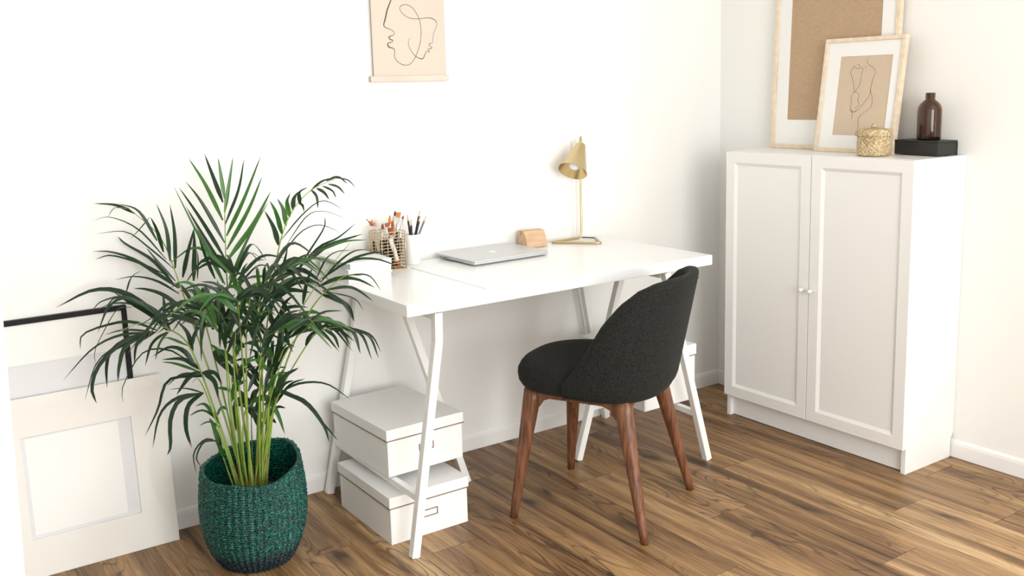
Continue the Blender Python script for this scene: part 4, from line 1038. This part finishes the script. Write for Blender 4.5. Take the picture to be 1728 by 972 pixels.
  [[-2.034,-0.242,0.984,-2.021,-0.221,1.015,-1.999,-0.208,1.035],16.0],
  [[-2.013,-0.245,0.999,-2.014,-0.252,1.035,-1.998,-0.274,1.051],14.2],
  [[-1.977,-0.245,1.04,-1.961,-0.247,1.018,-1.957,-0.243,0.983],12.5],
  [[-1.96,-0.249,1.044,-1.946,-0.271,1.03,-1.94,-0.289,1.011],12.5],
  [[-1.943,-0.254,1.049,-1.914,-0.256,1.032,-1.9,-0.249,1.01],10.8],
  [[-1.926,-0.258,1.054,-1.916,-0.303,1.047,-1.914,-0.343,1.03],10.8],
  [[-1.93,-0.254,1.063,-1.898,-0.268,1.073,-1.874,-0.282,1.051],10.8],
  [[-1.902,-0.261,1.071,-1.887,-0.312,1.066,-1.885,-0.356,1.047],5.4],
  [[-1.978,-0.246,1.037,-1.938,-0.245,1.063,-1.891,-0.252,1.071],8.9],
  [[-2.079,-0.25,0.903,-2.024,-0.288,0.975,-1.977,-0.326,1.014,-1.934,-0.375,0.989],5.3],
  [[-2.067,-0.263,0.891,-2.001,-0.262,0.965,-1.947,-0.266,0.975,-1.878,-0.289,0.944],5.3],
  [[-2.093,-0.262,0.849,-2.044,-0.301,0.922,-2.002,-0.345,0.948,-1.96,-0.397,0.929],5.3],
  [[-2.01,-0.245,1.005,-1.999,-0.233,0.991,-1.991,-0.22,0.973],8.9],
  [[-2.092,-0.276,0.816,-2.09,-0.299,0.853,-2.089,-0.322,0.89],10.5],
  [[-2.056,-0.298,0.814,-2.008,-0.293,0.871,-1.96,-0.287,0.929,-1.946,-0.264,0.96],8.8],
  [[-2.056,-0.298,0.814,-1.999,-0.33,0.88,-1.952,-0.363,0.907,-1.907,-0.392,0.948],8.8],
  [[-2.135,-0.254,0.801,-2.163,-0.185,0.789,-2.19,-0.125,0.742],15.8],
  [[-2.128,-0.265,0.784,-2.185,-0.278,0.783,-2.226,-0.308,0.76],15.8],
  [[-2.123,-0.268,0.784,-2.061,-0.326,0.822,-2.018,-0.386,0.788],22.8],
  [[-2.133,-0.272,0.752,-2.063,-0.28,0.789,-1.994,-0.301,0.76],21.0],
  [[-2.159,-0.26,0.731,-2.128,-0.313,0.797,-2.084,-0.382,0.824],22.7],
  [[-2.121,-0.283,0.74,-2.082,-0.294,0.76,-2.028,-0.322,0.75],21.0],
  [[-2.142,-0.265,0.752,-2.123,-0.322,0.747,-2.11,-0.383,0.699],17.5],
  [[-2.144,-0.258,0.774,-2.157,-0.217,0.705,-2.146,-0.191,0.646],15.8],
  [[-2.123,-0.305,0.664,-2.117,-0.347,0.733,-2.106,-0.399,0.768],19.2],
  [[-2.133,-0.301,0.653,-2.133,-0.261,0.692,-2.104,-0.239,0.736],19.2],
  [[-2.133,-0.301,0.653,-2.078,-0.313,0.675,-2.016,-0.337,0.658],19.2],
  [[-2.217,-0.305,0.456,-2.248,-0.26,0.445,-2.253,-0.248,0.358],29.5],
  [[-2.123,-0.304,0.669,-2.114,-0.351,0.661,-2.114,-0.391,0.664],15.7],
  [[-2.182,-0.301,0.549,-2.203,-0.316,0.599,-2.229,-0.335,0.618],19.1],
  [[-2.152,-0.291,0.644,-2.105,-0.277,0.688,-2.051,-0.271,0.712],19.2],
  [[-2.163,-0.289,0.63,-2.147,-0.326,0.672,-2.107,-0.381,0.707],17.4],
  [[-2.172,-0.273,0.66,-2.194,-0.286,0.715,-2.192,-0.318,0.762],17.5],
  [[-2.124,-0.297,0.69,-2.082,-0.292,0.709,-2.03,-0.301,0.703],17.5],
 ]),
 6: ([[-2.232,-0.356,0.24],[-2.188,-0.339,0.454],[-2.108,-0.348,0.651],[-2.028,-0.37,0.781],[-1.935,-0.404,0.895]], 7, [
  [[-2.049,-0.342,0.842,-1.97,-0.334,0.883,-1.864,-0.348,0.908],15.6],
  [[-2.012,-0.359,0.874,-1.952,-0.402,0.9,-1.899,-0.445,0.905],8.7],
  [[-2.019,-0.375,0.786,-1.962,-0.375,0.836,-1.911,-0.376,0.864,-1.863,-0.38,0.865],8.7],
  [[-2.027,-0.367,0.797,-2.008,-0.4,0.856,-1.988,-0.44,0.881,-1.972,-0.482,0.887],8.7],
  [[-1.971,-0.396,0.828,-1.921,-0.421,0.854,-1.871,-0.447,0.865,-1.838,-0.467,0.858],12.2],
  [[-2.013,-0.376,0.797,-1.953,-0.437,0.849,-1.899,-0.502,0.856,-1.851,-0.57,0.831],8.7],
  [[-2.025,-0.374,0.775,-1.971,-0.391,0.793,-1.92,-0.411,0.787,-1.875,-0.431,0.76],17.3],
  [[-2.068,-0.356,0.727,-2.047,-0.344,0.785,-2.024,-0.337,0.827],13.9],
  [[-2.105,-0.349,0.658,-2.079,-0.378,0.705,-2.031,-0.432,0.707],17.3],
 ]),
 7: ([[-2.227,-0.358,0.248],[-2.176,-0.378,0.462],[-2.097,-0.435,0.627],[-2.067,-0.486,0.676],[-2.026,-0.554,0.694]], 6, [
  [[-2.088,-0.449,0.426,-2.043,-0.439,0.364,-2.012,-0.415,0.325],6.8],
  [[-2.099,-0.434,0.627,-2.092,-0.468,0.664,-2.077,-0.511,0.687],16.9],
  [[-2.066,-0.486,0.679,-2.034,-0.483,0.652,-2.016,-0.473,0.612],13.4],
  [[-2.06,-0.497,0.684,-2.035,-0.537,0.678,-2.028,-0.572,0.643],13.3],
  [[-2.053,-0.507,0.687,-2.002,-0.535,0.672,-1.987,-0.548,0.607],16.7],
  [[-2.05,-0.512,0.689,-1.997,-0.571,0.673,-1.984,-0.613,0.603],11.6],
  [[-2.047,-0.517,0.689,-1.96,-0.539,0.656,-1.925,-0.534,0.58],11.6],
  [[-2.044,-0.523,0.69,-1.989,-0.611,0.677,-1.984,-0.671,0.638],6.6],
  [[-2.07,-0.482,0.676,-2.072,-0.452,0.699,-2.107,-0.405,0.696],15.1],
  [[-2.066,-0.486,0.679,-2.091,-0.421,0.702,-2.133,-0.356,0.659],15.0],
 ]),
 8: ([[-2.236,-0.355,0.232],[-2.218,-0.392,0.371],[-2.202,-0.448,0.486],[-2.207,-0.51,0.536]], 5, [
  [[-2.208,-0.501,0.53,-2.196,-0.514,0.574,-2.165,-0.543,0.6],19.6],
  [[-2.207,-0.503,0.531,-2.153,-0.52,0.549,-2.091,-0.547,0.541,-2.037,-0.577,0.494],9.8],
  [[-2.207,-0.503,0.531,-2.166,-0.571,0.512,-2.144,-0.632,0.463,-2.147,-0.674,0.426],14.7],
 ]),
 9: ([[-2.255,-0.343,0.224],[-2.244,-0.336,0.465],[-2.233,-0.344,0.671],[-2.219,-0.374,0.808]], 8, [
  [[-2.225,-0.352,0.678,-2.201,-0.373,0.723,-2.165,-0.411,0.735],16.9],
  [[-2.228,-0.358,0.743,-2.206,-0.413,0.687,-2.176,-0.467,0.662,-2.158,-0.511,0.648],8.4],
  [[-2.238,-0.341,0.637,-2.195,-0.346,0.636,-2.179,-0.34,0.6],15.2],
  [[-2.234,-0.344,0.668,-2.214,-0.4,0.717,-2.195,-0.462,0.741],18.6],
  [[-2.225,-0.355,0.706,-2.24,-0.331,0.74,-2.275,-0.299,0.745],16.8],
  [[-2.24,-0.339,0.626,-2.254,-0.307,0.643,-2.276,-0.276,0.63],15.2],
 ]),
 10: ([[-2.263,-0.338,0.224],[-2.276,-0.358,0.409],[-2.292,-0.396,0.592],[-2.301,-0.461,0.705]], 8, [
 ]),
 11: ([[-2.219,-0.361,0.256],[-2.158,-0.367,0.508],[-2.073,-0.403,0.708],[-1.993,-0.458,0.807],[-1.952,-0.506,0.817]], 7, [
  [[-2.032,-0.43,0.774,-1.989,-0.48,0.784,-1.971,-0.517,0.779,-1.947,-0.561,0.752],17.0],
  [[-2.036,-0.426,0.774,-1.993,-0.457,0.739,-1.969,-0.477,0.685],13.6],
  [[-1.999,-0.453,0.812,-1.934,-0.505,0.816,-1.91,-0.538,0.774],5.1],
  [[-2.019,-0.441,0.768,-1.985,-0.519,0.759,-1.985,-0.577,0.736],5.1],
  [[-2.036,-0.428,0.763,-1.971,-0.441,0.724,-1.946,-0.43,0.67],17.0],
 ]),
 12: ([[-2.274,-0.33,0.224],[-2.28,-0.273,0.421],[-2.297,-0.197,0.653],[-2.309,-0.149,0.751],[-2.357,-0.088,0.784]], 7, [
  [[-2.307,-0.135,0.794,-2.284,-0.086,0.871,-2.266,-0.035,0.934],15.8],
  [[-2.298,-0.142,0.799,-2.293,-0.147,0.853,-2.295,-0.151,0.885],5.3],
  [[-2.35,-0.098,0.778,-2.39,-0.037,0.85,-2.461,-0.035,0.907,-2.482,-0.035,0.933],12.3],
  [[-2.343,-0.107,0.773,-2.392,-0.074,0.817,-2.446,-0.037,0.862,-2.505,-0.035,0.89,-2.551,-0.035,0.897],14.1],
  [[-2.283,-0.205,0.659,-2.287,-0.18,0.73,-2.293,-0.158,0.779],19.2],
  [[-2.286,-0.199,0.67,-2.276,-0.217,0.729,-2.256,-0.24,0.793],17.4],
  [[-2.299,-0.188,0.67,-2.304,-0.14,0.714,-2.293,-0.101,0.77],15.7],
  [[-2.291,-0.216,0.599,-2.272,-0.279,0.561,-2.254,-0.339,0.529],26.1],
  [[-2.286,-0.219,0.604,-2.247,-0.222,0.571,-2.215,-0.223,0.526],22.6],
 ]),
 13: ([[-2.261,-0.34,0.221],[-2.281,-0.386,0.349],[-2.295,-0.462,0.476],[-2.307,-0.565,0.538]], 7, [
 ]),
 14: ([[-2.244,-0.351,0.227],[-2.218,-0.385,0.404],[-2.167,-0.447,0.613],[-2.112,-0.538,0.722]], 6, [
  [[-2.123,-0.522,0.71,-2.101,-0.575,0.746,-2.071,-0.637,0.758],14.7],
 ]),
}
rp = random.Random(3)
for key, (stem, sw, leaves) in PALM.items():
    frond(stem, sw, leaves, rp, {1: .55, 5: .12, 2: .12}.get(int(key), .10), None)
# short fronds filling the heart of the plant, and bare young stalks
for az, reach, top, n in ((20, .18, .76, 9), (75, .10, .84, 10), (140, .16, .74, 9), (200, .14, .72, 10), (250, .16, .80, 12), (290, .20, .70, 12), (320, .14, .84, 12), (345, .22, .66, 9), (110, .12, .70, 9)):
    a = math.radians(az); c, s = math.cos(a), math.sin(a)
    if s > 0: reach *= .8
    st = [(PX+.03*c, PY+.03*s, .17), (PX+.05*c, PY+.05*s, top*.6), (PX+reach*.45*c, PY+reach*.45*s, top*.93), (PX+reach*c, PY+reach*s, top)]
    frond(st, 6, [], rp, .25, (.58, n+3, .25, .50, .0155))
for k in range(12):
    a = rp.uniform(0, 2*PI); c, s = math.cos(a), math.sin(a); h = rp.uniform(.34, .62)
    frond([(PX+.035*c, PY+.035*s, .17), (PX+.05*c, PY+.05*s, h*.6), (PX+.085*c, PY+.07*s, h)], rp.choice((6, 8, 10)), [], rp, .3, (.86, 4, .15, .35, .016))
